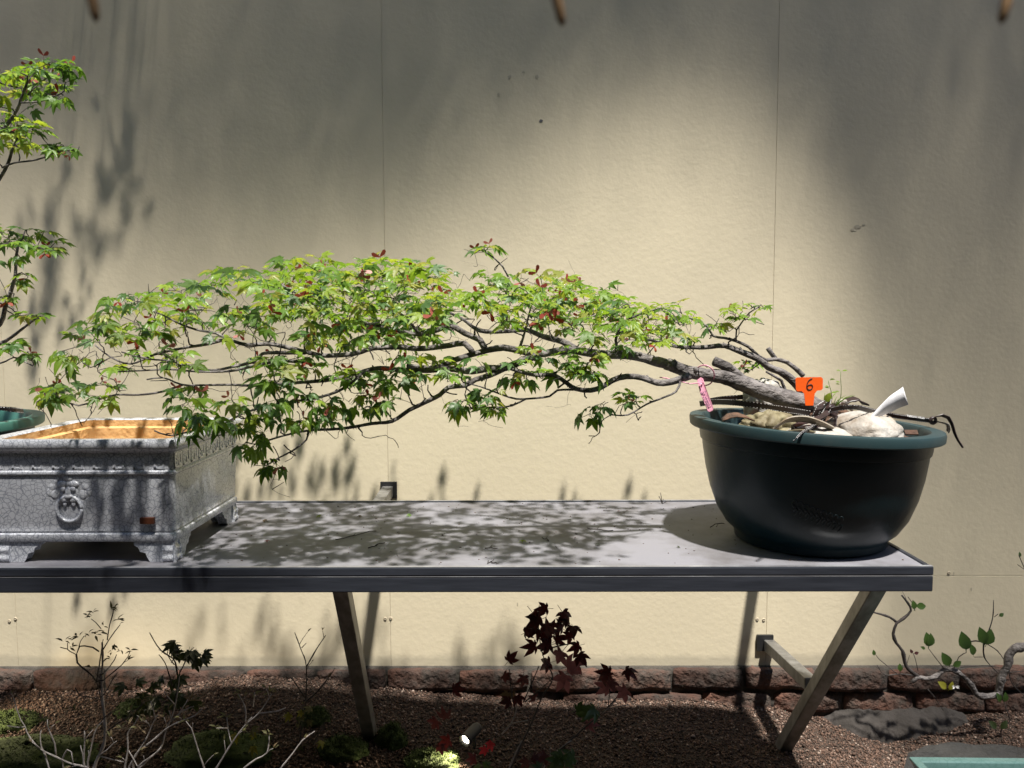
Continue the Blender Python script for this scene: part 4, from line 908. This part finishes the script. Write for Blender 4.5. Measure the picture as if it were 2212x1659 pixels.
# generic small plants made from traced stems
EXTRA = []
def stems(t, lst, Y, r0, r1, mat, name='stem', dY=.0):
    for st in lst:
        pts = trace(st, Y, Y + dY + rnd.uniform(-.02, .02), .012)
        if st[0][1] > 1640:                   # the stem leaves the picture: carry it on down into the soil
            b = pts[0]; g_ = Vector((lerp(b.x, t.location.x, .6), b.y + .02, ground_z(b.x, b.y) - .02)); pts = [lerp(g_, b, u / 6) for u in range(6)] + pts
        n = len(pts); m = MB()
        if name == 'branch' and mat in (MT['ptwig'], MT['twig']):        # fine side twigs with a bud at the end
            for i in range(4, len(pts) - 1, 3):
                if rnd.random() < .5 and proj(pts[i])[1] < 1659:
                    d = (pts[i] - pts[i - 1]).normalized() * .6 + Vector((rnd.uniform(-1, 1), rnd.uniform(-.5, .5), rnd.uniform(.1, 1))); L_ = rnd.uniform(.012, .04); d.normalize()
                    e = pts[i] + d * L_; m.tube([pts[i], pts[i] + d * L_ * .5 + Vector((0, 0, .002)), e], [.0009, .0008, .0006], 4); EXTRA.append((t, e, d))
        k_ = min(1., .35 + sum((pts[i + 1] - pts[i]).length for i in range(n - 1)) / .25)
        m.tube(pts, [lerp(r0 * k_, r1, i / (n - 1)) * (1.3 if i % 4 == 3 else 1) for i in range(n)], 6, wob=.15); m.build(name, mat, t)
def Z1(l): return [(x / 3, 1106 + y / 3) for x, y in l]                 # tracing grids for the three lower picture thirds
def Z2(l): return [(737.3 + x / 3, 1106 + y / 3) for x, y in l]
def Z3(l): return [(1474.6 + x / 3, 1106 + y / 3) for x, y in l]
def ZA(l): return [(x * .2229, 1289.2 + y * .2229) for x, y in l]
def buds(pts, Y, mats, n=3, s=.010, gi=7):
    out = []
    for (x, y) in pts:
        for i in range(n):
            d = Vector((rnd.uniform(-1, 1), rnd.uniform(-.6, .4), rnd.uniform(-.2, 1))); out.append((leaf_matrix(P(x + rnd.uniform(-3, 3), y + rnd.uniform(-3, 3), Y), d, (rnd.uniform(-.5, .5), -.4, 1), s * rnd.uniform(.7, 1.3)), gi, rnd.choice(mats), 1))
    return out
# pale bare shrub at the lower left
sh = empty('bare_shrub', P(205, 1659, 1.66), 'pale stemmed bare shrub with tiny unfolding leaves at lower left', 'shrub')
YS = 1.66
stems(sh, [ZA([(900, 1720), (930, 1600), (1000, 1450), (1020, 1290), (1010, 1120), (990, 960), (990, 780), (995, 560), (990, 440)])], YS, .0040, .0018, MT['ptwig'])
stems(sh, [ZA(l) for l in ([(930, 830), (960, 680), (985, 500), (1000, 410)], [(1000, 510), (1060, 410), (1110, 340), (1165, 270)], [(1040, 420), (1060, 280), (1090, 180), (1105, 110)], [(980, 310), (930, 250), (885, 215)],
     [(960, 530), (900, 490), (820, 475), (770, 480), (740, 560), (680, 530), (650, 505), (585, 490)], [(740, 560), (750, 640), (830, 710), (900, 770), (940, 830), (970, 960), (1000, 1120)], [(765, 480), (780, 430), (815, 380)], [(655, 505), (655, 450)],
     [(960, 780), (1060, 680), (1110, 610), (1130, 560)], [(930, 820), (1000, 810), (1060, 760), (1180, 660), (1240, 580), (1260, 530)], [(1000, 1290), (985, 1200), (1080, 1120), (1150, 1090)], [(1030, 1310), (1150, 1220), (1290, 1130), (1400, 1020), (1480, 970)],
     [(985, 970), (1040, 900), (1080, 820), (1140, 730)], [(940, 985), (850, 970), (770, 960), (730, 880)])], YS, .0021, .0008, MT['twig'], 'branch')
stems(sh, [ZA(l) for l in ([(850, 1650), (700, 1620), (540, 1550), (400, 1480), (300, 1380), (260, 1310), (240, 1250), (200, 1190), (170, 1110), (150, 1050)], [(240, 1260), (180, 1265), (70, 1250)], [(470, 1640), (440, 1540), (400, 1450), (390, 1340), (400, 1290)],
     [(545, 1560), (530, 1420), (500, 1350), (460, 1250), (460, 1190)], [(820, 1640), (800, 1520), (780, 1440)], [(850, 1600), (880, 1480), (910, 1340), (950, 1250), (1000, 1200)], [(600, 1580), (650, 1480), (690, 1500), (710, 1610)], [(810, 1610), (820, 1400), (820, 1300)],
     [(960, 1540), (1040, 1480), (1100, 1420), (1130, 1400)], [(960, 1540), (1100, 1580), (1200, 1600)])], 1.62, .0026, .0009, MT['ptwig'], 'branch')
place_leaves(buds(ZA([(885, 190), (900, 150), (850, 190), (1105, 105), (1080, 110), (1150, 220), (1180, 240), (1210, 240), (990, 290), (960, 340), (1020, 340), (930, 370), (760, 390), (700, 430), (620, 440), (860, 370), (680, 490), (1120, 530), (1080, 530), (1160, 510), (1270, 530), (1060, 600), (890, 690)]), YS, [MT['budleaf'], MT['darkleaf']], 3, .012)
             + buds(ZA([(1150, 1100), (1480, 970), (1370, 1010), (400, 1190), (460, 1190), (820, 1260), (840, 1310), (230, 1160), (650, 1090), (730, 1100)]), 1.63, [MT['budleaf'], MT['dryleaf']], 3, .012), sh)
# second pale shrub, right of it
sh2 = empty('bare_shrub', P(360, 1659, 1.63), 'forked pale twiggy shrub leaning right of the tallest bare stem', 'shrub')
stems(sh2, [ZA(l) for l in ([(1330, 1680), (1440, 1570), (1560, 1460), (1610, 1290), (1680, 1120), (1720, 930), (1740, 760)], [(1340, 1640), (1400, 1590), (1480, 1540), (1560, 1460)], [(1280, 1600), (1350, 1480), (1430, 1430), (1530, 1350), (1620, 1270), (1760, 1200), (1890, 1150), (1960, 1080)],
     [(1660, 1210), (1760, 1110), (1880, 1060)], [(1250, 1650), (1320, 1530), (1420, 1370), (1480, 1230), (1530, 1140)], [(1240, 1480), (1300, 1580), (1330, 1640)], [(1690, 1040), (1620, 960), (1590, 910)], [(1510, 1190), (1480, 1080), (1460, 1010)], [(1210, 1650), (1240, 1480), (1240, 1320), (1300, 1240), (1350, 1150)],
     [(1440, 1230), (1370, 1190), (1330, 1150)], [(1740, 1120), (1800, 1030), (1830, 970)])], 1.63, .0027, .0009, MT['ptwig'], 'branch')
place_leaves(buds(ZA([(1590, 910), (1460, 1010), (1350, 1150), (1830, 970), (1850, 1010), (1960, 1060), (1590, 1060), (1290, 1150), (1380, 1290), (1340, 1280), (1180, 1270)]), 1.62, [MT['budleaf'], MT['dryleaf']], 4, .013), sh2)
# dark leaved seedling behind
sd = empty('maple_seedling', P(370, 1560, 2.15), 'dark drooping leaved maple seedling in front of the brick footing', 'seedling')
stems(sd, [ZA(l) for l in ([(1640, 1300), (1690, 1040), (1720, 860), (1750, 700)], [(1730, 820), (1700, 640), (1680, 600), (1560, 520), (1490, 420), (1450, 345)], [(1670, 870), (1640, 760), (1600, 640), (1540, 560)], [(1690, 660), (1620, 560), (1630, 510)], [(1740, 740), (1790, 640), (1830, 540), (1880, 490)], [(1660, 640), (1720, 530), (1730, 470)])], 2.12, .0026, .001, MT['twig'], 'branch')
its = []
for (x, y) in ZA([(1700, 480), (1660, 500), (1740, 460), (1760, 520), (1850, 500), (1900, 520), (1930, 560), (1880, 560), (1830, 530), (1950, 600), (1260, 860), (1350, 900), (1420, 870), (1500, 960), (1620, 950), (1720, 980), (1850, 960), (1300, 1050), (1420, 1040), (1560, 1060), (1700, 760), (1640, 790)]):
    for q in range(2): its.append((leaf_matrix(P(x + rnd.uniform(-5, 5), y - 4, 2.12 + rnd.uniform(-.05, .05)), (rnd.uniform(-1, 1), rnd.uniform(-.6, .2), rnd.uniform(-1, .1)), (rnd.uniform(-.5, .5), -.8, .7), rnd.uniform(.026, .038)), rnd.choice((2, 4, 3)), MT['darkleaf'], 1))
place_leaves(its, sd)
# twig pair with yellow-green seedling
sp = empty('bare_sapling', P(640, 1640, 2.05), 'slim forked sapling with yellowish leaves left of the bench leg', 'sapling')
stems(sp, [Z1(l) for l in ([(1920, 1659), (1960, 1350), (1980, 1250), (1985, 1000), (1950, 890), (1910, 780)], [(1988, 1000), (2050, 890), (2110, 800)], [(1955, 880), (1985, 850)], [(1980, 1230), (2060, 1160), (2140, 1060), (2170, 1010)], [(1975, 1200), (1900, 1090), (1850, 1050)], [(1900, 1659), (1960, 1530), (2060, 1420), (2115, 1345)],
     [(1940, 1500), (1850, 1460)], [(2000, 1659), (2030, 1500), (2100, 1390)])], 2.06, .0030, .001, MT['twig'], 'branch')
its = []
for (x, y) in Z1([(1900, 1290), (1930, 1330), (1980, 1280), (2020, 1330), (1960, 1340), (2040, 1270), (1980, 1510), (2080, 1560), (1890, 1620), (2100, 1480)]):
    its.append((leaf_matrix(P(x, y, 2.05), (rnd.uniform(-1, 1), -.5, rnd.uniform(-.8, .2)), (rnd.uniform(-.5, .5), -.8, .8), rnd.uniform(.016, .024)), rnd.choice((1, 2, 3)), rnd.choice((MT['yleaf'], MT['budleaf'], MT['darkleaf'])), 1))
place_leaves(its, sp)
st2 = empty('bare_shrub', P(480, 1659, 1.62), 'low bare grey twigs in the middle of the left bed', 'shrub')
stems(st2, [Z1(l) for l in ([(1330, 1680), (1290, 1560), (1265, 1480), (1240, 1400), (1205, 1355)], [(1245, 1400), (1250, 1370)], [(1390, 1680), (1500, 1500), (1590, 1380), (1680, 1300), (1760, 1180)], [(1590, 1380), (1590, 1270), (1545, 1180)], [(1680, 1305), (1800, 1290), (1850, 1270)], [(1500, 1500), (1480, 1420), (1470, 1330)], [(1475, 1400), (1400, 1400)],
     [(1580, 1659), (1660, 1600), (1730, 1560), (1745, 1450)], [(1640, 1260), (1650, 1170)], [(1820, 1659), (1900, 1560), (1960, 1480), (2040, 1420)])], 1.62, .0026, .0009, MT['ptwig'], 'branch')
its = buds(Z1([(1205, 1355), (1545, 1160), (1760, 1170), (1650, 1170), (1470, 1330), (1400, 1400), (1740, 1440)]), 1.62, [MT['budleaf']], 4, .012)
for (x, y) in Z1([(1560, 1420), (1620, 1410), (1680, 1440), (1600, 1530), (1650, 1500), (1400, 1580), (780, 1510), (740, 1640), (760, 1650)]):
    its.append((leaf_matrix(P(x, y, 2.0), (rnd.uniform(-1, 1), -.5, rnd.uniform(-.8, .2)), (rnd.uniform(-.5, .5), -.8, .8), rnd.uniform(.016, .026)), rnd.choice((1, 2, 3)), rnd.choice((MT['yleaf'], MT['darkleaf'], MT['budleaf'])), 1))
place_leaves(its, st2)
# maroon leaved maple
mm = empty('red_maple_shrub', P(1080, 1659, 1.8), 'small maroon leaved maple shrub under the middle of the bench', 'shrub')
stems(mm, [Z2(l) for l in ([(1090, 1680), (1180, 1480), (1240, 1350), (1300, 1200), (1370, 1075), (1310, 940), (1285, 820), (1275, 700), (1280, 620)], [(1300, 860), (1340, 830), (1400, 780)], [(1290, 900), (1360, 880), (1450, 860), (1520, 850)], [(1180, 1230), (1230, 1120), (1280, 1000)], [(1190, 1230), (1290, 1150), (1370, 1075)],
     [(1130, 1300), (1100, 1150), (1090, 1020)], [(1320, 1630), (1400, 1560), (1550, 1420), (1680, 1310), (1760, 1230), (1800, 1180)], [(1730, 1260), (1740, 1150)])], 1.80, .0026, .0010, MT['twig'], 'branch')
stems(mm, [Z2(l) for l in ([(1040, 1440), (1100, 1370), (1130, 1300), (1135, 1220)], [(1100, 1370), (1210, 1350)], [(1690, 1310), (1780, 1220)], [(1770, 1265), (1860, 1250)], [(1090, 1650), (1140, 1540), (1170, 1480)], [(1330, 1620), (1420, 1530), (1490, 1480)])], 1.79, .0026, .0012, MT['ptwig'], 'branch')
its = []
def put(lst, mat, s=.03, sp_=1., Yc=1.79, up_=0.):
    for (x, y) in Z2(lst):
        if mat == MT['maroon'] and rnd.random() < .12: continue
        d = Vector((rnd.uniform(-1, 1), rnd.uniform(-.5, .1), rnd.uniform(-.9, .35) + up_)); its.append((leaf_matrix(P(x, y, Yc + rnd.uniform(-.03, .03)) - d.normalized() * s * .6, d, (rnd.uniform(-.4, .4), -1, rnd.uniform(.2, .9)), s * rnd.uniform(.85, 1.2)), rnd.choice((0, 1, 2, 5)), mat, 1))
put([(1240, 650), (1320, 625), (1210, 700), (1260, 760), (1200, 780), (1330, 730), (1440, 700), (1500, 750), (1300, 800), (1400, 830), (1530, 870), (1250, 870), (1540, 930), (1260, 980), (1350, 980), (1420, 750), (1480, 800), (1360, 860), (1340, 780), (1280, 700), (1430, 650)], MT['maroon'], .034, up_=.2)
put([(1470, 1000), (1450, 1060), (1430, 910), (1510, 990)], MT['mauve'], .040)
put([(1090, 960), (1080, 1040), (1180, 1070), (1200, 1050), (1060, 1060), (1740, 1040), (1840, 1030), (1700, 1050)], MT['maroon'], .030)
put([(1730, 1120), (1850, 1150), (1750, 1110), (1600, 1380)], MT['mauve'], .032)
put([(1540, 1280), (1590, 1310), (1640, 1280), (1500, 1590), (1440, 1580), (1400, 1610), (1470, 1620)], MT['quince'], .036)
put([(970, 1500), (930, 1540)], MT['scarlet'], .024); put([(640, 1520), (610, 1590), (860, 1600), (560, 1560), (1250, 1590), (1330, 1570), (1200, 1610), (700, 1480), (730, 1150), (680, 1330), (620, 1350), (1090, 1230), (1250, 1200), (1140, 1200)], MT['maroon'], .028)
put([(1080, 1180), (1120, 1190)], MT['dryleaf'], .022); put([(930, 1640), (960, 1650), (880, 1650), (1180, 1655), (1290, 1655)], MT['quince'], .022)
place_leaves(its, mm)
# flowering gnarled branch at the right
qz = empty('gnarled_shrub', P(2160, 1500, 2.24), 'gnarled grey branching shrub with oval leaves at lower right', 'shrub')
YQ = 2.25
stems(qz, [Z3([(2290, 870), (2212, 872), (2150, 885), (2115, 930), (2105, 1000), (2070, 1060), (2050, 1160), (2045, 1200)])], YQ, .0115, .0100, MT['gnarl'], 'trunk')
stems(qz, [Z3([(2050, 1185), (1980, 1195), (1910, 1185), (1870, 1120), (1800, 1050), (1740, 1020), (1690, 1025), (1640, 1065), (1580, 1080), (1520, 1070), (1485, 1105)])], YQ, .0090, .0052, MT['bark'], 'trunk')
stems(qz, [Z3(l) for l in ([(1530, 1070), (1450, 1000), (1425, 900), (1385, 850), (1365, 790), (1388, 720), (1430, 690), (1480, 640), (1460, 590), (1420, 540)], [(1388, 715), (1340, 680), (1240, 650)])], YQ, .0060, .0028, MT['twig'], 'branch')
stems(qz, [Z3(l) for l in ([(1505, 640), (1495, 600), (1460, 550)], [(1560, 1070), (1420, 1050), (1310, 1055), (1260, 990)], [(1390, 1050), (1330, 1000), (1270, 950), (1240, 910)], [(1525, 1030), (1510, 960), (1495, 915)], [(1690, 1010), (1620, 920), (1590, 880)], [(1760, 1010), (1790, 940), (1840, 910)], [(1860, 840), (1900, 835), (1960, 850), (2040, 900), (2090, 970)],
     [(1950, 850), (1955, 940), (2020, 1020), (2100, 1090)], [(1945, 940), (1890, 940)], [(2110, 960), (2130, 1100), (2212, 1190)], [(1955, 860), (1985, 770), (2010, 680), (2015, 570)], [(2020, 680), (2045, 660)], [(2110, 1040), (2212, 1030)], [(1800, 1005), (1960, 995), (2060, 1010)], [(2212, 370), (2170, 340)], [(2250, 440), (2200, 330), (2180, 280)], [(2100, 1290), (2080, 1220), (2050, 1190)], [(1590, 1150), (1640, 1210), (1690, 1290)], [(2060, 1480), (2070, 1390), (2120, 1360), (2100, 1280)])], YQ, .0022, .001, MT['twig'], 'twig')
its = []
def ov(x, y, dx, dz, s, mat=MT['quince']):
    (x, y), = Z3([(x, y)]); its.append((leaf_matrix(P(x, y, YQ - .01), (dx, -.15, dz), (rnd.uniform(-.3, .3), -1, .35), s), 6, mat, 1))
for a in ((1592, 885, -.12, 1, .040), (1592, 885, .2, 1, .038), (1838, 910, -.25, 1, .052), (1838, 905, -.1, 1, .036), (1735, 1010, -.55, 1, .042), (1740, 1000, .9, .45, .028), (1955, 870, -.25, 1, .048), (1960, 875, .3, 1, .046), (1410, 1040, -.1, 1, .022), (1885, 940, -.2, 1, .034), (1500, 610, 1, .05, .030), (1500, 640, -.1, 1, .026),
          (2180, 300, .1, 1, .016), (2060, 1240, -.3, 1, .028), (2080, 1240, .2, 1, .028), (1715, 1150, -.6, .6, .030, MT['yleaf']), (1720, 1160, .4, .8, .026, MT['yleaf']), (2045, 680, .6, .5, .016), (1240, 935, -.1, 1, .016), (1495, 920, .8, .3, .014, MT['maroon']), (1490, 920, -.4, .8, .013, MT['maroon']), (2040, 1410, -.7, .8, .03, MT['darkleaf']), (2050, 1410, .7, .8, .03, MT['darkleaf']), (1575, 890, -.8, .5, .014)): ov(*a)
place_leaves(its, qz)
fl = MB(); c = P(*Z3([(1765, 1130)])[0], YQ - .02)
for a in (20, 95, 160, 225, 330):
    d = Vector((math.cos(R(a)), -.35, math.sin(R(a)) * .7)) * .012; e = Vector((-math.sin(R(a)), 0, math.cos(R(a)))) * .0032
    fl.add([c, c + d * .6 - e, c + d * 1.05, c + d * .6 + e], [(0, 1, 2, 3)])
fl.build('blossom', MT['petal'], qz)
for t_ in (sh, sh2, st2, sp):
    place_leaves([(leaf_matrix(e, d + Vector((rnd.uniform(-.5, .5), rnd.uniform(-.5, .5), rnd.uniform(-.3, .6))), (rnd.uniform(-.6, .6), -.6, 1), rnd.uniform(.008, .015)), 7, rnd.choice((MT['budleaf'], MT['budleaf'], MT['dryleaf'])), 1) for (q, e, d) in EXTRA if q == t_ for _k in range(2) if rnd.random() < .7], t_)
# slate and celadon tray in the lower right corner
rk = MB(); A = [P(x, y, Y) for x, y, Y in ((1950, 1662, 1.98), (1962, 1625, 2.02), (1995, 1612, 2.05), (2050, 1601, 2.08), (2110, 1607, 2.08), (2212, 1615, 2.06), (2330, 1640, 2.0), (2330, 1720, 1.84), (1950, 1720, 1.84))]
rings = []
for s_, dz in ((1.0, -.07), (1.03, -.03), (1., -.004), (.93, .003), (.6, .004)):
    cc = sum(A, Vector()) / len(A); ring = []
    for i in range(len(A)):
        for u in (0, .33, .66):
            p = lerp(A[i], A[(i + 1) % len(A)], u); q = cc + (p - cc) * s_; ring.append(Vector((q.x, q.y, lerp(p.z, cc.z, 0) + dz + .006 * nz(q * 18))))
    rings.append(ring)
rk.loft(rings); tag(rk.build('slate_rock', MT['slate'], sharp=30), 'flat dark slate rock behind the celadon tray', 'rock')
tr = empty('celadon_tray', P(2150, 1680, 1.88), 'pale turquoise crackle glazed tray corner at lower right', 'tray')
a = P(1963, 1634, 1.93); m = MB(); tw, td, th = .62, .30, .045
def trr(i, z): return [(a.x + i, a.y - i, a.z + z), (a.x + tw - i, a.y - i - .012, a.z + z), (a.x + tw - i, a.y - td + i, a.z + z), (a.x + i, a.y - td + i, a.z + z)]
m.loft([trr(.02, -th), trr(0, -.006), trr(0, 0), trr(.022, 0), trr(.024, -.004), trr(.028, -.035)]); m.build('tray_body', MT['celadon'], tr, smooth_=False, bevel=.003)

# ================================================================ LITTER ON THE BENCH
def on_bench(x, y):
    d = P(x, y, 1.) - CAM; t = (BT - .0022 - CAM.z) / d.z; return CAM + d * t
for i, (p, q, lab) in enumerate([((797, 1186), (834, 1174), 'fallen dark twig left of centre on the bench top'), ((1047, 1184), (1073, 1186), 'short straight twig in the middle of the bench top'), ((1170, 1164), (1188, 1170), 'tiny twig right of the yellow fallen leaf'), ((1268, 1142), (1322, 1147), 'thin pale twig on the bench nearer the dark pot'),
                                 ((1052, 1215), (1074, 1218), 'short twig lying near the front bench rail'), ((1535, 1143), (1565, 1134), 'curled dark twig in the shadow beside the dark pot'), ((725, 1168), (812, 1148), 'long thin twig on the bench left of centre')]):
    a, b = on_bench(*p), on_bench(*q); a.z += .0015; b.z += .0015; m = MB(); k_ = 6
    m.tube([lerp(a, b, u / k_) + Vector((rnd.gauss(0, .0015), rnd.gauss(0, .004), abs(rnd.gauss(0, .001)) + (.006 * math.sin(math.pi * u / k_) if i == 5 else 0))) for u in range(k_ + 1)], .0011, 5)
    d = lerp(a, b, .4); m.tube([d, d + Vector((.006, .008, .004))], .0008, 4)
    tag(m.build('fallen_twig', MT['twig']), lab, 'twig', 'twigs fallen on the bench')
m = MB(); c = on_bench(1430, 1088)
for dx, dz in ((-.008, .02), (-.004, .03), (.004, .012), (.016, .006), (.024, .008)): m.tube([c, c + Vector((dx * .5, .0, dz * .6)), c + Vector((dx, .004, dz))], .0009, 4)
tag(m.build('fallen_twig', MT['twig']), 'small branched twig standing at the back edge of the bench', 'twig', 'twigs fallen on the bench')
gm = MB()
for i in range(260):
    x, y = rnd.uniform(-.66, .8), rnd.uniform(1.53, 2.07); q = rnd.uniform(.0006, .0018); gm.ball((x, y, BT - .0025 + q * .5), q * rnd.uniform(.8, 2), q, q * .6, 5, 3)
tag(gm.build('bench_grit', MT['soil']), 'scattered soil grit and crumbs on the bench top', 'grit', kind='stuff')
for i, (x, y, s, mt, lab) in enumerate([(1120, 1174, .015, LEAF[3], 'yellow green fallen leaf in the middle of the bench'), (784, 1117, .010, MT['dryleaf'], 'small curled brown leaf on the bench right of the planter'), (890, 1114, .012, LEAF[1], 'small green fallen leaf at the back of the bench'), (1227, 1127, .010, MT['darkleaf'], 'dark leaf scrap at the back of the bench centre'),
                                        (1290, 1181, .011, MT['darkleaf'], 'dark leaf scrap on the bench left of the dark pot'), (567, 1126, .012, MT['dryleaf'], 'upright dry leaf on the bench beside the planter'), (570, 1171, .010, MT['red'], 'reddish leaf scrap on the bench near the planter foot'), (697, 1118, .013, LEAF[3], 'pale yellow fallen leaf right of the ceramic planter'), (1461, 1184, .007, MT['darkleaf'], 'tiny dark scrap at the edge of the pot shadow'), (1338, 1107, .007, MT['red'], 'tiny red scrap at the back of the bench')]):
    c = on_bench(x, y); c.z += .002; a = rnd.uniform(0, 6.28)
    o = link('fallen_leaf', leaf_mesh(rnd.choice((1, 2, 4)), mt)); o.matrix_basis = leaf_matrix(c, (math.cos(a), math.sin(a), .25), (rnd.uniform(-.5, .5), rnd.uniform(-.6, 0), 1), s); tag(o, lab, 'leaf', 'leaves fallen on the bench')

# ================================================================ OVERHEAD
# straw tips hanging in front, from a batten just above the picture
bat = MB(); bat.box((-.6, .275, 1.42), (.6, .30, 1.44)); tag(bat.build('eave_batten', MT['straw'], smooth_=False), 'wooden batten above the picture carrying the hanging straw tips', 'batten')
for (x0, x1, y1, Y, lab) in ((1195, 1216, 56, .285, 'blurred brown straw tip hanging at top centre'), (192, 208, 46, .285, 'blurred brown straw tip hanging at top left'), (2185, 2163, 50, .285, 'blurred brown straw tip hanging at top right')):
    b = P(x1, y1, Y); a = P(x0, -40, Y); a2 = a + (a - b).normalized() * .05; a2.z = max(a2.z, 1.425); m = MB(); m.tube([b, lerp(b, a, .15), lerp(b, a, .5), a, a2], [.0007, .0017, .0020, .0022, .0022], 8)
    tag(m.build('straw_tip', MT['straw']), lab, 'straw', 'straw tips hanging from the eave')

# added unseen tree over the wall, its leaves laid out to shape the light pool
def light_map(x, z):
    """share of open sky towards the sun wanted for a wall point"""
    px, py = proj((x, WY, z))
    pts = [(-1200, 500), (-400, 420), (0, 380), (300, 500), (600, 560), (850, 500), (1050, 400), (1250, 280), (1450, 225), (1580, 265), (1700, 380), (1800, 540), (1900, 760), (2000, 1000), (2300, 1050), (3500, 1100)]
    yb = pts[-1][1]
    for (a, ya), (b, yb_) in zip(pts, pts[1:]):
        if a <= px < b: yb = lerp(ya, yb_, (px - a) / (b - a)); break
    soft = lerp(250, 190, smooth(300, 1200, px))
    T = smooth(yb - soft, yb + soft, py)
    if px < 350: T = max(T, .72 * smooth(200, 420, py) * (1 - smooth(230, 350, px)))
    left = .10 * (1 - smooth(250, 900, px)); right = smooth(1780, 1950, px) * (.03 + .27 * smooth(100, 700, py) + .18 * smooth(800, 1100, py))
    T = max(T * (1 - .45 * smooth(1800, 1950, px)), .0 + left, right)
    if px < 800: T *= 1 - .15 * (1 - smooth(400, 800, px))
    if px < 1850: T = max(T, smooth(1150, 1350, py))
    return T
tree = empty('added_shade_tree', (1.2, 4.6, 0), 'added unseen tree behind the wall shaping the pool of light', 'tree')
m = MB(); m.tube([Vector((1.2, 4.6, -.1)), Vector((1.25, 4.6, 1.5)), Vector((1.1, 4.5, 3.2)), Vector((1.0, 4.3, 4.6)), Vector((.9, 4.0, 7.4))], [.24, .2, .17, .12, .05], 12, wob=.1); m.build('trunk', MT['trunkfar'], tree)
m = MB()
for i in range(14):
    a = Vector((1.05, 4.3, 3.6 + .16 * i)); b = Vector((rnd.uniform(-2.2, 3.8), rnd.uniform(2.2, 3.4), 7.0 + rnd.uniform(-.2, .4))); m.tube([a, lerp(a, b, .5) + Vector((0, 0, .5)), b], [.07, .04, .012], 7, wob=.1)
m.build('boughs', MT['trunkfar'], tree)
V = []; F = []; r_ = random.Random(31); HC = 7.0
G_ = .027; NX, NY = int(7.2 / G_), int(6.2 / G_); err = [0.] * (NX + 2)
for iy in range(NY):                          # evenly spread leaves: open towards the wall's sunny patch, dense elsewhere
    nxt = [0.] * (NX + 2)
    for ix in (range(NX) if iy % 2 else range(NX - 1, -1, -1)):
        x0, y0 = -2.6 + (ix + .5) * G_, -2.2 + (iy + .5) * G_
        t = (WY - y0) / (-SUN.y); wx, wz = x0 - SUN.x * t, HC - SUN.z * t    # where the sun ray through this leaf meets the wall plane
        if wz > 4.2: continue
        T = light_map(wx, min(wz, 3.)) if wz > -3 else 1
        if wx < -.8 and wz < -1.35: T = min(T, lerp(1, .36 + .4 * smooth(.05, .45, nz((x0 * 5., y0 * 2.2, 0))), smooth(-1.35, -1.6, wz) * smooth(-.8, -.95, wx)))
        v_ = 1 - T + err[ix + 1]; on = v_ > .5; e_ = v_ - (1. if on else 0.); stp = 1 if iy % 2 else -1
        err[ix + 1 + stp] += e_ * .44; nxt[ix + 1 - stp] += e_ * .19; nxt[ix + 1] += e_ * .31; nxt[ix + 1 + stp] += e_ * .06
        if on:
            z = HC + r_.uniform(-.35, .35); k_ = (z - HC) / SUN.z
            p = Vector((x0 + SUN.x * k_ + r_.uniform(-.2, .2) * G_, y0 + SUN.y * k_ + r_.uniform(-.2, .2) * G_, z)); a = r_.uniform(0, 6.283); n = len(V)
            d = Vector((math.cos(a), math.sin(a), r_.uniform(-.12, .12))) * G_ * .80; e = Vector((-math.sin(a), math.cos(a), r_.uniform(-.12, .12))) * G_ * .66
            V += [p - d, p - d * .25 + e, p + d * .45 + e * .8, p + d, p + d * .45 - e * .8, p - d * .25 - e]; F.append((n, n + 1, n + 2, n + 3, n + 4, n + 5))
    err = nxt
low = []; m = MB()                            # a bough added just above the picture to cast leaf shadows on the wall
for i in range(70):
    u = r_.random(); w = P(lerp(60, 290, u) + r_.gauss(0, 18), lerp(660, 330, u ** 1.2) + r_.gauss(0, 55) - (60 if r_.random() < .3 else 0), WY)
    p = w + SUN * ((max(2.36, w.z + .55) + r_.uniform(0, .12) - w.z) / SUN.z)
    low.append((leaf_matrix(p, (r_.uniform(-1, 1), r_.uniform(-.2, .2), r_.uniform(-1, .2)), (r_.uniform(-.3, .3), -1, .25), r_.uniform(.034, .046)), r_.choice((0, 1, 5)), LEAF[2], 1))
    if i % 5 == 0: m.tube([p, p + Vector((.01, .01, .04)), Vector((p.x * .96, 2.25, 2.76))], .0016, 5)
m.tube([Vector((-1.8, 2.3, 2.76)), Vector((-1.3, 2.3, 2.77)), Vector((-.9, 2.36, 2.92)), Vector((.2, 3.2, 4.2)), Vector((1.1, 4.45, 5.0))], [.006, .010, .014, .03, .05], 8); m.build('shadow_bough', MT['trunkfar'], tree)
place_leaves(low, tree)
me = bpy.data.meshes.new('foliage'); me.from_pydata([tuple(p) for p in V], [], F); me.materials.append(MT['leaffar']); me.update()
tag(link('foliage', me, tree), kind='stuff')

# added unseen hedge behind the viewer, there to cut the skylight
hg = empty('added_hedge', (0, -3.2, 0), 'added tall dark hedge behind the viewer cutting the skylight', 'hedge')
m = MB(); nx_, nz_ = 90, 36
def hp(u, w, side): 
    x = -14 + 28 * u; z = 6.4 * w
    return (x, -3.2 + side * .7 + .12 * nz((x * 1.3, z * 1.3, side)) + .06 * nz((x * 5, z * 5, side)), z + .1 * nz((x * 2, side, 4)) * w)
rings = []
for i in range(nx_ + 1):
    rings.append([hp(i / nx_, j / nz_, 1) for j in range(nz_ + 1)] + [hp(i / nx_, 1 - j / 6, -1) for j in range(7)])
m.loft(rings); m.build('hedge_body', M('hedge_green', (.03, .05, .014), .8, (.014, .026, .008), 9, 6, bump=1., bscale=30), hg)
